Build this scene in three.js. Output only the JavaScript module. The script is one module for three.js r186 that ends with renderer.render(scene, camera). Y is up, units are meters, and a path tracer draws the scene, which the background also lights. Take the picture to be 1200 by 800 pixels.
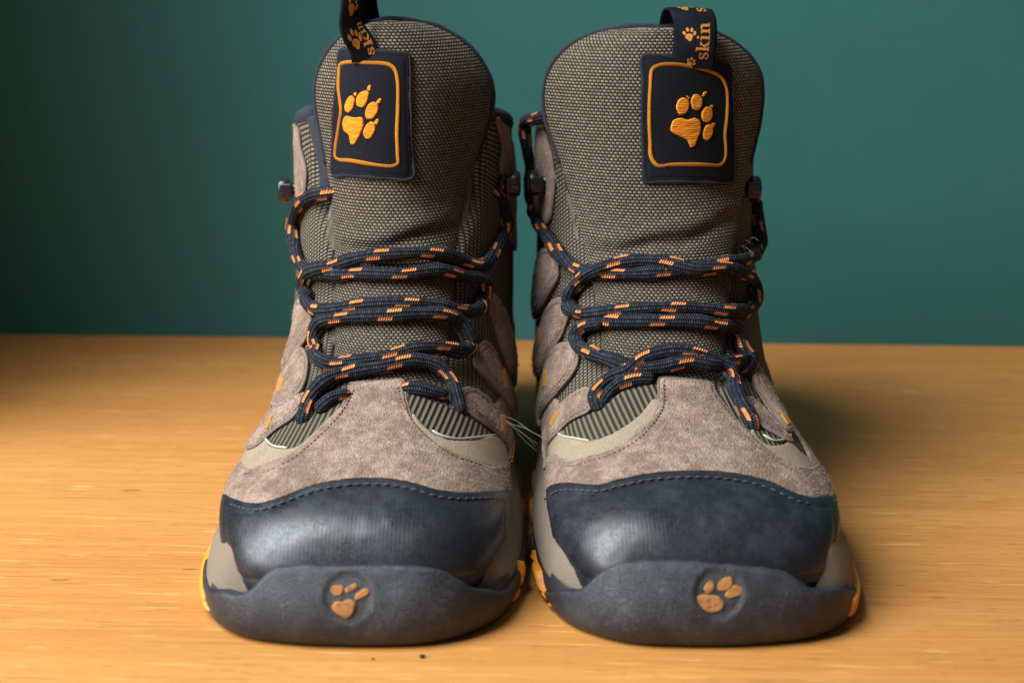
import * as THREE from 'three';
import { mergeGeometries, mergeVertices } from 'three/addons/utils/BufferGeometryUtils.js';
import { RoundedBoxGeometry } from 'three/addons/geometries/RoundedBoxGeometry.js';
import { RectAreaLightUniformsLib } from 'three/addons/lights/RectAreaLightUniformsLib.js';

// ---------- camera, light, exposure ----------
const scene = new THREE.Scene();
const camera = new THREE.PerspectiveCamera(27, 1024 / 682, 0.02, 30);
camera.position.set(0, 0.24, 0.48);
camera.rotation.set(-15 * Math.PI / 180, 0, 0);
camera.focus = 0.6; camera.userData.fStop = 7.5;
const renderer = new THREE.WebGLRenderer({ antialias: true });
renderer.toneMapping = THREE.LinearToneMapping; renderer.toneMappingExposure = 1.0;
renderer.shadowMap.enabled = true;
scene.background = new THREE.Color().setRGB(0.085, 0.084, 0.084);   // dim light of the room all round
RectAreaLightUniformsLib.init();
const WINDOW = { at: [-0.92, 1.05, 0.27], size: [0.74, 1.6], look: [0, 0.02, -0.14], color: [0.93, 0.975, 1.0], power: 16.5 };
{
  const l = new THREE.RectAreaLight(new THREE.Color().setRGB(...WINDOW.color), WINDOW.power, ...WINDOW.size);
  l.name = 'window_daylight'; l.position.set(...WINDOW.at); l.lookAt(...WINDOW.look); scene.add(l);
}
// ---------- shapes shared by everything (centimetres; +z to the toe, x to the outer side of the foot) ----------
const PI = Math.PI, V = (x, y, z) => new THREE.Vector3(x, y, z);
const clamp = (x, a = 0, b = 1) => Math.min(b, Math.max(a, x)), lerp = (a, b, t) => a + (b - a) * t;
const smooth = (a, b, x) => { const t = clamp((x - a) / (b - a)); return t * t * (3 - 2 * t); };
function rnd(seed) { let s = seed | 0; return () => { s = (s + 0x6d2b79f5) | 0; let t = Math.imul(s ^ (s >>> 15), 1 | s); t = (t + Math.imul(t ^ (t >>> 7), 61 | t)) ^ t; return ((t ^ (t >>> 14)) >>> 0) / 4294967296; }; }
function spline(k) {                       // Catmull-Rom through evenly spaced values
  const n = k.length - 1;
  return (u) => {
    u = clamp(u, 0, n); const i = Math.min(n - 1, Math.floor(u)), t = u - i;
    const b = k[i], c = k[i + 1], a = i > 0 ? k[i - 1] : 2 * b - c, d = i < n - 1 ? k[i + 2] : 2 * c - b;
    return b + 0.5 * t * (c - a + t * (2 * a - 5 * b + 4 * c - d + t * (3 * (b - c) + d - a)));
  };
}
// stations of the upper: front line T, end line E, half widths, sweep of the section
const ST = {
  tz: [0.5, 0.2, -0.95, -3.2, -5.9, -8.5, -9.8, -11.1, -12.5, -13.5, -14.2, -14.7, -15.0],
  ty: [1.4, 2.75, 4.0, 4.85, 5.75, 6.95, 7.9, 9.2, 10.9, 12.8, 14.6, 16.2, 17.6],
  ez: [-6, -6, -6, -6.2, -7.3, -9.5, -12, -15.5, -20, -25, -29, -28.8, -28.0],
  ey: [1.2, 1.2, 1.2, 1.2, 1.2, 1.2, 1.2, 1.2, 1.2, 1.4, 4, 9.5, 15.2],
  wo: [6.45, 6.5, 6.6, 6.8, 7.0, 6.8, 6.35, 6.0, 5.85, 5.75, 5.7, 5.65, 5.6],
  wi: [5.3, 5.3, 5.35, 5.35, 5.35, 5.2, 5.02, 4.95, 4.9, 4.88, 4.88, 4.85, 4.8],
  k: [0.5, 0.5, 0.5, 0.5, 0.5, 0.51, 0.53, 0.56, 0.62, 0.75, 0.97, 1.0, 1.0],
  p: [0.66, 0.68, 0.74, 0.8, 0.88, 0.98, 1.03, 1.0, 0.95, 0.9, 0.9, 0.95, 0.98],
};
const SF = Object.fromEntries(Object.entries(ST).map(([k, v]) => [k, spline(v)]));
const spow = (x, p) => Math.sign(x) * Math.pow(Math.abs(x), p);
function upper(u, f) {                     // point of the boot's upper; f -1 inner edge, 0 front line, 1 outer edge
  const p = SF.p(u), a = Math.pow(Math.min(1, Math.abs(f)), 1 / Math.min(1, p)), K = SF.k(u) * PI, w = f > 0 ? SF.wo(u) : SF.wi(u);
  const x = w * Math.pow(Math.sin(Math.min(K * a, PI)), p), c = spow(Math.cos(K * a), p), c1 = spow(Math.cos(K), p), t = (1 - c) / (1 - c1);
  const y = lerp(SF.ty(u), SF.ey(u), t), tuck = u < 9.5 ? 0.6 * smooth(3.4, 1.2, y) * smooth(0.2, 0.7, a) : 0;
  return V(Math.sign(f) * Math.max(0, x - tuck), lerp(SF.ty(u), SF.ey(u), t), lerp(SF.tz(u), SF.ez(u), t));
}
// outline of the sole seen from above, s 0 at the inner heel ... 0.5 at the toe tip ... 1 back at the heel
const OX = [0, -2.6, -4.3, -4.6, -4.55, -4.9, -5.2, -5.45, -5.5, -5.2, -4.3, -2.5, 0, 2.6, 4.7, 6.05, 6.75, 6.65, 6.1, 5.3, 4.9, 4.8, 4.5, 2.7, 0];
const OZ = [-30.2, -29.7, -27.7, -24.5, -21, -17, -13, -9.5, -6.2, -2.7, -0.45, 0.85, 1.15, 1.05, 0.4, -1.4, -4.9, -9.5, -13, -17, -21, -24.5, -27.7, -29.7, -30.2];
const ox = spline(OX), oz = spline(OZ);
const FRONT_N = spline([-0.45, 0.0, 0.14, 0.1, -0.1, -0.42, -0.8, -1.5]), SIDE_N = spline([-0.4, 0.0, 0.12, 0.12, -0.02, -0.3, -0.65, -1.1]), oy = spline([0.0, 0.12, 0.55, 1.1, 1.7, 2.3, 2.85, 3.3]);
function spring(z) { const t = clamp((z + 7) / 7); return 0.15 * t * t; }   // toe spring
function soleWall(s, t) {                  // s as above (0..1), t 0 at the table ... 1 at the top of the sidewall
  const q = s * 24, e = 0.02, x = ox(q), z = oz(q), dx = ox(q + e) - ox(q - e), dz = oz(q + e) - oz(q - e), l = Math.hypot(dx, dz) || 1;
  const n = lerp(FRONT_N(t * 7), SIDE_N(t * 7), smooth(0.07, 0.17, Math.abs(s - 0.5))), y = oy(t * 7);
  return V(x - (dz / l) * n, y + spring(z) * (1 - t), z + (dx / l) * n);
}
// tongues: outline table per boot, b 0 low ... 1 top
function makeTongue(T) {
  const cz = spline(T.z), cy = spline(T.y), xl = spline(T.l), xr = spline(T.r), dl = spline(T.dl), dr = spline(T.dr), n = T.z.length - 1;
  return (a, b, back = 0) => {             // a -1 ... 1 across the front
    const q = b * n, th = a * PI / 2, top = b > T.cap ? Math.pow(Math.max(0, 1 - Math.pow((b - T.cap) / (1 - T.cap), T.ce || 2.2)), 1 / (T.ce || 2.2)) : 1;
    const L = xl(q), R = xr(q), mid = lerp(L, R, T.peak || 0.5), x0 = lerp(mid, L, top), x1 = lerp(mid, R, top), s = Math.sin(th), side = s < 0 ? dl(q) : dr(q);
    const thick = 0.75 * Math.pow(top, 0.6), c = Math.cos(th);
    const X = lerp(x0, x1, (s + 1) / 2), Y = cy(q), W = T.seed || 0, fold = back ? 0 : 0.13 * Math.sin(X * 0.9 + Y * 0.55 + W) * Math.sin(Y * 0.8 + W) - 0.22 * Math.exp(-(((Y - 12.1 - 0.18 * X - 0.1 * Math.sin(X * 2 + W)) / 0.28) ** 2)) + 0.14 * Math.exp(-(((Y - 12.7 - 0.22 * X) / 0.4) ** 2)) - 0.1 * Math.exp(-(((Y - 14.0 + 0.3 * X) / 0.3) ** 2)) * smooth(1, 3, X);
    return V(X, Y, fold * c + cz(q) - side * s * s * (0.4 + 0.6 * top) - (1 - top) * 0.5 - thick * (1 - c) * 0.8 - (back ? thick * c * 1.6 : 0));
  };
}
const TONGUE = {
  right: { z: [-8.2, -9.6, -11.0, -12.3, -13.1, -13.5, -13.8, -14.0, -14.3], y: [6.4, 7.9, 9.5, 11.3, 13.2, 15.2, 17.2, 19.2, 21.2],
    l: [-2.4, -2.5, -2.7, -3.0, -3.5, -4.1, -4.75, -5.1, -5.15], r: [2.4, 2.7, 3.1, 3.5, 3.95, 4.5, 5.0, 5.3, 5.25], dl: [0.6, 0.7, 0.8, 1.0, 1.4, 1.9, 2.2, 2.2, 2], dr: [0.6, 0.7, 0.8, 1.0, 1.4, 1.9, 2.2, 2.2, 2], cap: 0.7, ce: 2.7, peak: 0.5, seed: 2 },
  left: { z: [-8.2, -9.6, -11.0, -12.3, -13.1, -13.4, -13.5, -13.6, -14.0], y: [6.4, 7.9, 9.5, 11.3, 13.2, 15.2, 17.2, 19.2, 21.5],
    l: [-2.45, -2.55, -2.7, -2.85, -3.1, -3.4, -3.75, -4.1, -4.2], r: [2.3, 2.35, 2.4, 2.5, 2.8, 3.3, 3.9, 4.3, 4.3], dl: [0.6, 0.7, 0.8, 1.0, 1.3, 1.6, 1.8, 1.8, 1.6], dr: [0.6, 0.8, 1.0, 1.4, 2.0, 2.8, 3.2, 3.2, 3], cap: 0.74, peak: 0.45 },
};
// where the boots stand: m = which way their outer side points
const POSE = { left: { m: -1, x: -5.35, z: 0, turn: -0.026 }, right: { m: 1, x: 6.75, z: 0, turn: 0.03 } };
function toWorld(side, p, own = false) {   // own: x already runs to the right of the picture (tongue)
  const q = POSE[side], x = own ? p.x : p.x * q.m, c = Math.cos(q.turn), s = Math.sin(q.turn);
  return V(q.x + x * c + p.z * s, p.y, q.z - x * s + p.z * c);
}
const DRAWN = {   // outlines on the surfaces above, and the way of each lace
  left: {
    toe_cap: [[3.6,0.75], [3.6,0.758], [3.017,0.663], [2.644,0.561], [2.508,0.479], [2.535,0.419], [2.615,0.365], [2.735,0.3], [2.838,0.241], [2.922,0.17], [2.973,0.099], [2.992,0.022], [2.978,-0.07], [2.935,-0.157], [2.876,-0.223], [2.817,-0.278], [2.785,-0.332], [2.818,-0.428], [3.012,-0.551], [3.471,-0.701], [4,-0.792], [3.3,-0.817], [2.25,-0.833], [1.6,-0.85], [0.25,-0.925], [0.05,-0.842], [0,-0.733], [0.098,-0.605], [0.182,-0.41], [0.207,-0.229], [0.188,-0.012], [0.191,0.169], [0.164,0.318], [0.062,0.475], [0,0.55], [0,0.608], [0,0.7], [0,0.775], [0.75,0.742], [1.3,0.75], [1.95,0.758], [2.6,0.767], [3.2,0.767]],
    vamp: [[5.111,0.149], [5.105,0.052], [5.17,-0.065], [4.902,-0.084], [4.678,-0.099], [4.347,-0.136], [4.178,-0.177], [4.03,-0.226], [3.88,-0.312], [3.792,-0.386], [3.797,-0.461], [4.012,-0.614], [5,-0.767], [4.75,-0.775], [4.3,-0.783], [3.7,-0.808], [3.134,-0.711], [2.737,-0.559], [2.573,-0.338], [2.654,-0.231], [2.763,-0.078], [2.756,0.093], [2.631,0.236], [2.393,0.36], [2.265,0.473], [2.611,0.649], [3.3,0.767], [3.75,0.75], [4.05,0.725], [4.35,0.683], [4.114,0.657], [3.647,0.567], [3.6,0.507], [3.659,0.381], [3.793,0.335], [3.938,0.299], [4.279,0.234], [4.456,0.188], [4.674,0.163], [4.902,0.152]],
    overlayA: [[4.5,0.667], [4.7,0.65], [4.673,0.601], [4.419,0.502], [4.117,0.468], [3.888,0.4], [3.849,0.329], [4.109,0.271], [4.39,0.217], [4.514,0.193], [4.603,0.168], [4.349,0.161], [4.154,0.216], [3.818,0.281], [3.653,0.324], [3.539,0.374], [3.466,0.502], [3.633,0.572], [4.118,0.644]],
    overlayB: [[4.454,-0.141], [4.26,-0.192], [4.123,-0.245], [4.073,-0.288], [4.078,-0.362], [4.347,-0.477], [5.11,-0.615], [5.498,-0.675], [5.404,-0.761], [5,-0.767], [4.8,-0.775], [3.881,-0.617], [3.676,-0.46], [3.769,-0.307], [3.947,-0.22], [4.279,-0.138]],
    windowA: [[4.418,0.547], [4.466,0.486], [4.565,0.395], [4.687,0.321], [4.79,0.232], [4.852,0.164], [4.691,0.136], [4.353,0.167], [4.108,0.229], [3.842,0.285], [3.655,0.362], [3.884,0.458]],
    windowB: [[5.031,-0.08], [4.876,-0.154], [4.827,-0.268], [4.818,-0.364], [4.937,-0.473], [5.18,-0.591], [5.739,-0.707], [4.837,-0.634], [4.105,-0.463], [3.911,-0.321], [3.935,-0.229], [4.182,-0.155], [4.54,-0.108]],
    strapA1: [[5.213,0.351], [4.962,0.339], [4.806,0.345], [4.583,0.384], [4.47,0.463], [4.366,0.509], [4.322,0.556], [4.512,0.617], [4.968,0.667], [4.88,0.621], [5.248,0.585], [5.808,0.573], [5.359,0.447], [5.342,0.396]],
    strapA2: [[6.974,0.418], [6.632,0.389], [6.265,0.378], [5.813,0.378], [5.451,0.389], [5.512,0.473], [6.121,0.607], [5.2,0.567], [4.991,0.633], [4.8,0.633], [4.95,0.608], [5.25,0.567], [6.5,0.617], [7.1,0.617], [7.123,0.519], [7.151,0.459]],
    strapA3: [[8.231,0.44], [7.889,0.401], [7.567,0.383], [7.275,0.404], [7.147,0.452], [7.157,0.537], [7.397,0.617], [7.5,0.608], [7.682,0.559], [7.902,0.519], [8.236,0.502], [8.34,0.475]],
    strapB1: [[5.165,-0.361], [5.565,-0.38], [5.929,-0.432], [6.077,-0.512], [6.215,-0.607], [6.336,-0.706], [6.4,-0.8], [5.35,-0.767], [5.35,-0.767], [5.635,-0.728], [5.141,-0.592], [4.937,-0.473], [4.944,-0.397]],
    strapB2: [[6.811,-0.427], [7.06,-0.427], [7.395,-0.468], [7.46,-0.523], [7.36,-0.597], [7.395,-0.685], [7.728,-0.83], [7.15,-0.817], [7.15,-0.817], [6.838,-0.65], [6.695,-0.544], [6.651,-0.456]],
    strapB3: [[8.428,-0.448], [8.517,-0.497], [8.549,-0.563], [8.494,-0.658], [8.4,-0.75], [7.95,-0.783], [7.888,-0.742], [7.702,-0.678], [7.72,-0.578], [7.95,-0.504], [8.201,-0.451]],
    collarA: [[11.8,0.408], [11.911,0.44], [11.777,0.366], [11.377,0.347], [10.863,0.314], [10.448,0.325], [10.139,0.365], [9.958,0.411], [9.7,0.433], [9.65,0.442], [10.15,0.417], [10.5,0.408], [10.8,0.408], [11.05,0.408], [11.4,0.408]],
    collarB: [[11.95,-0.331], [11.886,-0.373], [11.68,-0.441], [11.35,-0.492], [10.9,-0.5], [10.55,-0.5], [10.2,-0.525], [10.035,-0.474], [10.204,-0.43], [10.688,-0.404], [11.066,-0.358], [11.522,-0.367]],
    bindingA: [[11.965,0.293], [12,0.258], [11.954,0.246], [11.216,0.219], [10.819,0.202], [10.091,0.207], [10.231,0.25], [10.78,0.251], [11.568,0.282]],
    toe_bumper: [[0.69,0.34], [0.621,0.436], [0.599,0.515], [0.583,0.537], [0.573,0.59], [0.567,0.661], [0.56,0.757], [0.554,0.806], [0.546,0.828], [0.535,0.844], [0.524,0.842], [0.503,0.853], [0.485,0.851], [0.465,0.829], [0.452,0.79], [0.443,0.736], [0.434,0.645], [0.427,0.566], [0.41,0.485], [0.391,0.394], [0.315,0.36], [0.315,0.05], [0.35,0.02], [0.38,0.02], [0.42,0.02], [0.46,0.02], [0.5,0.02], [0.54,0.02], [0.58,0.02], [0.62,0.02], [0.66,0.02], [0.69,0.05]],
    pawPadB: [[0.517,0.523], [0.515,0.564], [0.511,0.565], [0.508,0.585], [0.504,0.565], [0.504,0.517], [0.506,0.461], [0.509,0.43], [0.512,0.453], [0.515,0.481]],
    pawToeB1: [[0.518,0.662], [0.516,0.689], [0.512,0.689], [0.511,0.657], [0.512,0.618], [0.515,0.611], [0.517,0.63]],
    pawToeB2: [[0.51,0.664], [0.506,0.696], [0.504,0.703], [0.503,0.677], [0.506,0.644], [0.509,0.631]],
    pawToeB3: [[0.504,0.618], [0.501,0.651], [0.498,0.67], [0.496,0.65], [0.497,0.612], [0.502,0.585], [0.504,0.579]],
    label: [[-0.569,0.928], [-0.358,0.935], [-0.093,0.933], [0.108,0.927], [0.114,0.918], [0.084,0.83], [0.098,0.716], [0.141,0.608], [-0.023,0.604], [-0.251,0.606], [-0.488,0.605], [-0.688,0.604], [-0.58,0.706], [-0.491,0.826], [-0.505,0.891]],
    pawPad: [[-0.426,0.755], [-0.387,0.769], [-0.325,0.766], [-0.253,0.767], [-0.242,0.747], [-0.277,0.719], [-0.33,0.694], [-0.373,0.693], [-0.381,0.716], [-0.429,0.729]],
    pawToe1: [[-0.397,0.795], [-0.362,0.819], [-0.325,0.824], [-0.303,0.813], [-0.32,0.79], [-0.361,0.777], [-0.392,0.781]],
    pawToe2: [[-0.296,0.815], [-0.268,0.832], [-0.221,0.839], [-0.194,0.832], [-0.208,0.81], [-0.242,0.793], [-0.29,0.797]],
    pawToe3: [[-0.23,0.779], [-0.208,0.8], [-0.169,0.81], [-0.132,0.803], [-0.133,0.783], [-0.173,0.764], [-0.219,0.763]],
    pawToe4: [[-0.253,0.726], [-0.229,0.745], [-0.187,0.757], [-0.155,0.75], [-0.156,0.732], [-0.192,0.713], [-0.234,0.71]],
    frame: [[-0.483,0.897], [-0.433,0.903], [-0.215,0.906], [-0.044,0.902], [-0.007,0.891], [0.006,0.864], [0,0.797], [-0.003,0.728], [0.011,0.671], [0.015,0.646], [-0.026,0.639], [-0.132,0.64], [-0.23,0.643], [-0.371,0.647], [-0.571,0.651], [-0.551,0.679], [-0.506,0.713], [-0.467,0.747], [-0.434,0.78], [-0.437,0.808], [-0.455,0.838], [-0.472,0.87]],
    seamA: [[4.924,0.128], [4.732,0.141], [4.456,0.164], [4.165,0.206], [3.811,0.273], [3.475,0.357], [3.329,0.467], [3.579,0.592]],
    seamB: [[4.948,-0.048], [4.632,-0.074], [4.232,-0.149], [3.896,-0.253], [3.688,-0.375], [3.718,-0.501], [4.395,-0.726]],
    loop: [[-0.268,0.925]],
    tab1: [[6.91,0.561], [6.601,0.518], [6.209,0.53], [6.513,0.577]],
    tab2: [[4.944,0.501], [4.868,0.477], [4.536,0.486], [4.608,0.514]],
    tab3: [[7.291,-0.6], [7.412,-0.621], [7.18,-0.652], [7.023,-0.621]],
    tab4: [[6.044,-0.628], [6.261,-0.657], [5.947,-0.695], [5.568,-0.649]],
    tab5: [[6.477,-0.822], [6.3,-0.8], [5.1,-0.767], [5.15,-0.767]],
    stitch: [[2.631,0.643], [2.469,0.595], [2.34,0.547], [2.241,0.473], [2.282,0.413], [2.371,0.359], [2.5,0.294], [2.61,0.235], [2.7,0.164], [2.756,0.093], [2.777,0.016], [2.763,-0.078], [2.717,-0.164], [2.654,-0.231], [2.591,-0.285], [2.552,-0.339], [2.571,-0.435], [2.737,-0.559], [2.933,-0.644]],
    hook: [[10.817,0.422], [10.81,-0.378]],
    lugA: [[0.361,0.461], [0.358,0.32], [0.37,0.26], [0.382,0.22], [0.386,0.22], [0.373,0.201], [0.367,0.306]],
    lugB: [[0.69,0.38], [0.675,0.3], [0.675,0.12], [0.616,0.24], [0.622,0.29], [0.629,0.366]],
    claw1: [[-0.317,0.826], [-0.311,0.833], [-0.289,0.831], [-0.296,0.822]],
    claw2: [[-0.214,0.841], [-0.202,0.852], [-0.182,0.852], [-0.188,0.837]],
    claw3: [[-0.151,0.805], [-0.132,0.817], [-0.107,0.819], [-0.12,0.806]],
    claw4: [[-0.167,0.752], [-0.147,0.764], [-0.128,0.762], [-0.142,0.748]],
    laces: [
      [[-2.53,14.01,-15.23], [-3.22,13.97,-15.12], [-4.14,13.72,-15.8], [-4.97,13.09,-16.95], [-5.46,12,-17.85], [-5.31,11.28,-17.13], [-4.97,10.83,-16], [-4.39,10.58,-14.66], [-3.06,10.69,-13], [-1.77,10.91,-12.2], [0.27,10.97,-11.79], [2.06,10.93,-12.65], [2.86,10.55,-13.39], [3.71,10.17,-14.14], [3.78,9.54,-14.24], [3.41,9.1,-13.65]],
      [[-4.17,9.42,-13.88], [-4.56,9.84,-14.52], [-4.21,10.51,-13.98], [-2.74,11.16,-12.69], [-1.37,11.64,-12.19], [0.28,11.81,-12.11], [1.8,11.67,-12.79], [2.91,11.13,-13.78], [3.58,10.86,-14.2], [3.99,10.94,-15.16], [4.37,11.36,-16.52], [4.64,11.97,-17.95], [4.46,12.94,-18.15], [3.88,13.9,-17.61]],
      [[-3.97,9.72,-13.97], [-4.23,9.43,-13.67], [-3.8,9.23,-12.78], [-2.92,9.42,-11.6], [-1.19,9.83,-10.96], [0.34,9.92,-10.88], [1.85,9.74,-11.3], [2.83,9.3,-12.03], [3.58,9.07,-13.39], [3.65,9.27,-14.26]],
      [[-3.38,7.72,-11.16], [-3.63,8.24,-11.6], [-3.41,8.74,-11.79], [-2.27,9.21,-11.05], [-0.15,9.43,-10.67], [1.34,9.46,-10.92], [2.33,9.31,-11.28], [2.81,8.91,-11.69], [3.1,8.36,-11.73], [3.26,7.9,-11.72], [3.02,7.78,-10.96], [2.31,8.12,-10.15], [1.22,8.28,-9.49], [-0.21,8.04,-9.04], [-1.32,7.87,-9.12], [-2.61,7.58,-9.7], [-3.24,7.64,-10.29], [-3.52,7.77,-11.31]],
      [[-3.45,5.6,-7.2], [-3.36,6.06,-7.43], [-3.22,6.5,-8.03], [-2.98,6.81,-8.56], [-2.44,7.2,-8.84], [-1.55,7.45,-8.99], [-0.19,7.71,-8.92], [0.99,7.89,-9.14], [1.95,7.62,-9.33], [2.55,7.05,-9.24], [2.82,6.5,-8.69], [3.01,5.83,-8.27]],
      [[-2.84,6.11,-7.39], [-2.58,6.38,-7.6], [-2.2,6.63,-7.84], [-1.5,6.69,-8.13]],
      [[0.54,6.88,-8.41], [1.07,6.95,-8.29], [1.74,6.81,-8.28], [2.43,6.51,-8.56]],
    ],
    folds: [[[-2.92,13.6,-15.4], [-3.06,12.5,-15.07], [-3.02,11.42,-14.57], [-2.92,10.39,-13.87], [-2.7,9.13,-12.72], [-2.47,7.96,-11.25]], [[2.83,14.55,-16.41], [2.71,12.9,-15.6], [2.58,11.14,-14.61], [2.49,9.41,-13.41], [2.44,7.86,-11.78]], ],
    piping: [[[1.95,5.78,-6.31], [2.28,5.64,-6.17], [2.83,5.45,-6.27], [3.64,5.19,-7.14], [4.43,4.59,-9.35]], [[-5.12,5.03,-7.67], [-4.82,5.07,-6.85], [-4.4,5.11,-6.13], [-3.8,5.2,-5.66]], ],
  },
  right: {
    toe_cap: [[3.9,-0.808], [4.1,-0.8], [3.894,-0.73], [3.569,-0.643], [3.2,-0.527], [3.031,-0.432], [3.058,-0.351], [3.082,-0.27], [3.12,-0.182], [3.136,-0.087], [3.146,0.033], [3.132,0.144], [3.077,0.236], [2.999,0.325], [2.872,0.391], [2.748,0.458], [2.747,0.544], [3.164,0.693], [3.45,0.75], [2.6,0.758], [1.3,0.742], [0.9,0.725], [0.2,0.767], [0,0.675], [0.066,0.544], [0.122,0.38], [0.175,0.224], [0.212,-0.026], [0.201,-0.34], [0.017,-0.562], [0,-0.683], [0,-0.792], [0.05,-0.892], [0.7,-0.95], [2.25,-0.85], [3.25,-0.842]],
    vamp: [[5.235,-0.035], [5.185,0.058], [5.185,0.164], [4.954,0.179], [4.76,0.194], [4.415,0.244], [4.136,0.298], [3.887,0.344], [3.647,0.406], [3.564,0.48], [3.783,0.578], [4.3,0.675], [3.95,0.717], [3.6,0.75], [2.927,0.714], [2.529,0.535], [2.504,0.449], [2.761,0.317], [2.896,0.136], [2.914,0.025], [2.904,-0.097], [2.841,-0.28], [2.789,-0.441], [3.247,-0.656], [3.8,-0.817], [3.55,-0.825], [4.05,-0.808], [4.75,-0.792], [5.1,-0.775], [5.578,-0.777], [4.334,-0.636], [4.009,-0.55], [3.815,-0.398], [3.845,-0.316], [3.938,-0.253], [4.198,-0.15], [4.365,-0.099], [4.526,-0.071], [4.848,-0.054]],
    overlayA: [[5.5,-0.783], [5.884,-0.746], [5.403,-0.634], [5.038,-0.593], [4.567,-0.529], [4.236,-0.441], [4.167,-0.34], [4.267,-0.239], [4.461,-0.152], [4.693,-0.09], [4.659,-0.044], [4.386,-0.055], [4.12,-0.136], [3.862,-0.235], [3.755,-0.311], [3.704,-0.398], [3.892,-0.554], [4.268,-0.653]],
    overlayB: [[4.254,0.314], [4.011,0.342], [3.942,0.382], [4.086,0.446], [4.355,0.498], [4.161,0.538], [4.085,0.609], [4.211,0.673], [3.622,0.57], [3.417,0.465], [3.552,0.387], [3.766,0.332], [4.07,0.292]],
    windowA: [[5.644,-0.695], [5.482,-0.618], [4.962,-0.43], [5.003,-0.303], [5.159,-0.184], [5.126,-0.076], [4.885,-0.044], [4.493,-0.077], [4.197,-0.176], [4.056,-0.271], [4.012,-0.385], [4.347,-0.508]],
    windowB: [[5.238,0.207], [5.066,0.257], [4.724,0.297], [4.455,0.331], [4.352,0.397], [4.421,0.488], [4.325,0.52], [3.911,0.45], [3.762,0.363], [3.995,0.296], [4.323,0.244], [4.657,0.208]],
    strapA1: [[5.433,-0.374], [5.161,-0.382], [4.962,-0.43], [5.229,-0.547], [5.403,-0.634], [5.783,-0.748], [5.2,-0.775], [4.9,-0.783], [5.2,-0.775], [5.9,-0.8], [6.451,-0.759], [6.301,-0.64], [6.124,-0.536], [5.986,-0.472], [5.836,-0.419]],
    strapA2: [[6.991,-0.431], [6.743,-0.455], [6.649,-0.514], [6.731,-0.617], [6.948,-0.722], [7.053,-0.791], [6.95,-0.817], [7.5,-0.825], [7.491,-0.768], [7.581,-0.712], [7.695,-0.635], [7.69,-0.584], [7.626,-0.543], [7.476,-0.498], [7.299,-0.458]],
    strapA3: [[8.243,-0.441], [8.049,-0.437], [7.911,-0.457], [7.738,-0.51], [7.724,-0.574], [7.79,-0.658], [7.886,-0.726], [8.3,-0.783], [8.733,-0.759], [8.594,-0.67], [8.595,-0.589], [8.559,-0.521], [8.449,-0.479]],
    strapA4: [[9.53,-0.423], [9.226,-0.421], [9.044,-0.435], [8.868,-0.457], [8.825,-0.532], [8.875,-0.597], [9.197,-0.659], [9.55,-0.617], [9.704,-0.544], [9.782,-0.498], [9.722,-0.456]],
    strapB1: [[4.853,0.306], [4.953,0.318], [5.033,0.336], [4.96,0.366], [4.765,0.402], [4.615,0.441], [4.388,0.477], [4.255,0.496], [4.226,0.458], [4.266,0.417], [4.316,0.367], [4.47,0.328]],
    strapB2: [[6.589,0.416], [6.638,0.451], [6.499,0.498], [6.289,0.541], [5.709,0.538], [4.844,0.519], [4.614,0.517], [4.56,0.479], [4.8,0.453], [5.355,0.42], [5.898,0.404], [6.237,0.392]],
    collarA: [[11.8,-0.492], [11.9,-0.492], [12,-0.442], [11.94,-0.406], [11.604,-0.38], [11.207,-0.354], [10.63,-0.352], [10.211,-0.376], [10.134,-0.4], [10.251,-0.432], [10.537,-0.506], [10.85,-0.517], [11.3,-0.5]],
    bindingA: [[11.901,-0.331], [11.828,-0.306], [11.193,-0.277], [10.861,-0.254], [10.579,-0.231], [10.173,-0.252], [10.191,-0.279], [10.49,-0.301], [11.177,-0.311]],
    toe_bumper: [[0.315,0.36], [0.372,0.232], [0.401,0.445], [0.415,0.501], [0.424,0.58], [0.429,0.674], [0.434,0.735], [0.441,0.797], [0.449,0.842], [0.468,0.878], [0.486,0.885], [0.51,0.865], [0.531,0.832], [0.545,0.8], [0.555,0.755], [0.564,0.676], [0.571,0.612], [0.583,0.573], [0.603,0.527], [0.616,0.442], [0.69,0.05], [0.66,0.02], [0.62,0.02], [0.58,0.02], [0.54,0.02], [0.5,0.02], [0.46,0.02], [0.42,0.02], [0.38,0.02], [0.35,0.02], [0.32,0.05]],
    pawPadB: [[0.498,0.598], [0.501,0.618], [0.505,0.618], [0.509,0.611], [0.512,0.585], [0.513,0.537], [0.51,0.489], [0.506,0.482], [0.502,0.503], [0.499,0.545]],
    pawToeB1: [[0.502,0.664], [0.504,0.703], [0.506,0.723], [0.508,0.703], [0.508,0.657], [0.505,0.631], [0.503,0.631]],
    pawToeB2: [[0.51,0.689], [0.513,0.736], [0.517,0.755], [0.519,0.741], [0.518,0.688], [0.515,0.65], [0.511,0.65]],
    pawToeB3: [[0.514,0.617], [0.517,0.669], [0.521,0.687], [0.524,0.666], [0.523,0.621], [0.519,0.596], [0.516,0.591]],
    label: [[-0.116,0.926], [0.089,0.923], [0.265,0.915], [0.443,0.902], [0.479,0.894], [0.455,0.821], [0.479,0.729], [0.545,0.636], [0.583,0.582], [0.334,0.587], [0.137,0.593], [-0.038,0.594], [-0.124,0.596], [-0.115,0.669], [-0.106,0.783], [-0.11,0.873]],
    pawPad: [[0.048,0.737], [0.063,0.758], [0.107,0.764], [0.148,0.759], [0.19,0.763], [0.223,0.753], [0.231,0.73], [0.217,0.71], [0.199,0.688], [0.171,0.685], [0.147,0.704], [0.104,0.714], [0.058,0.726]],
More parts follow.
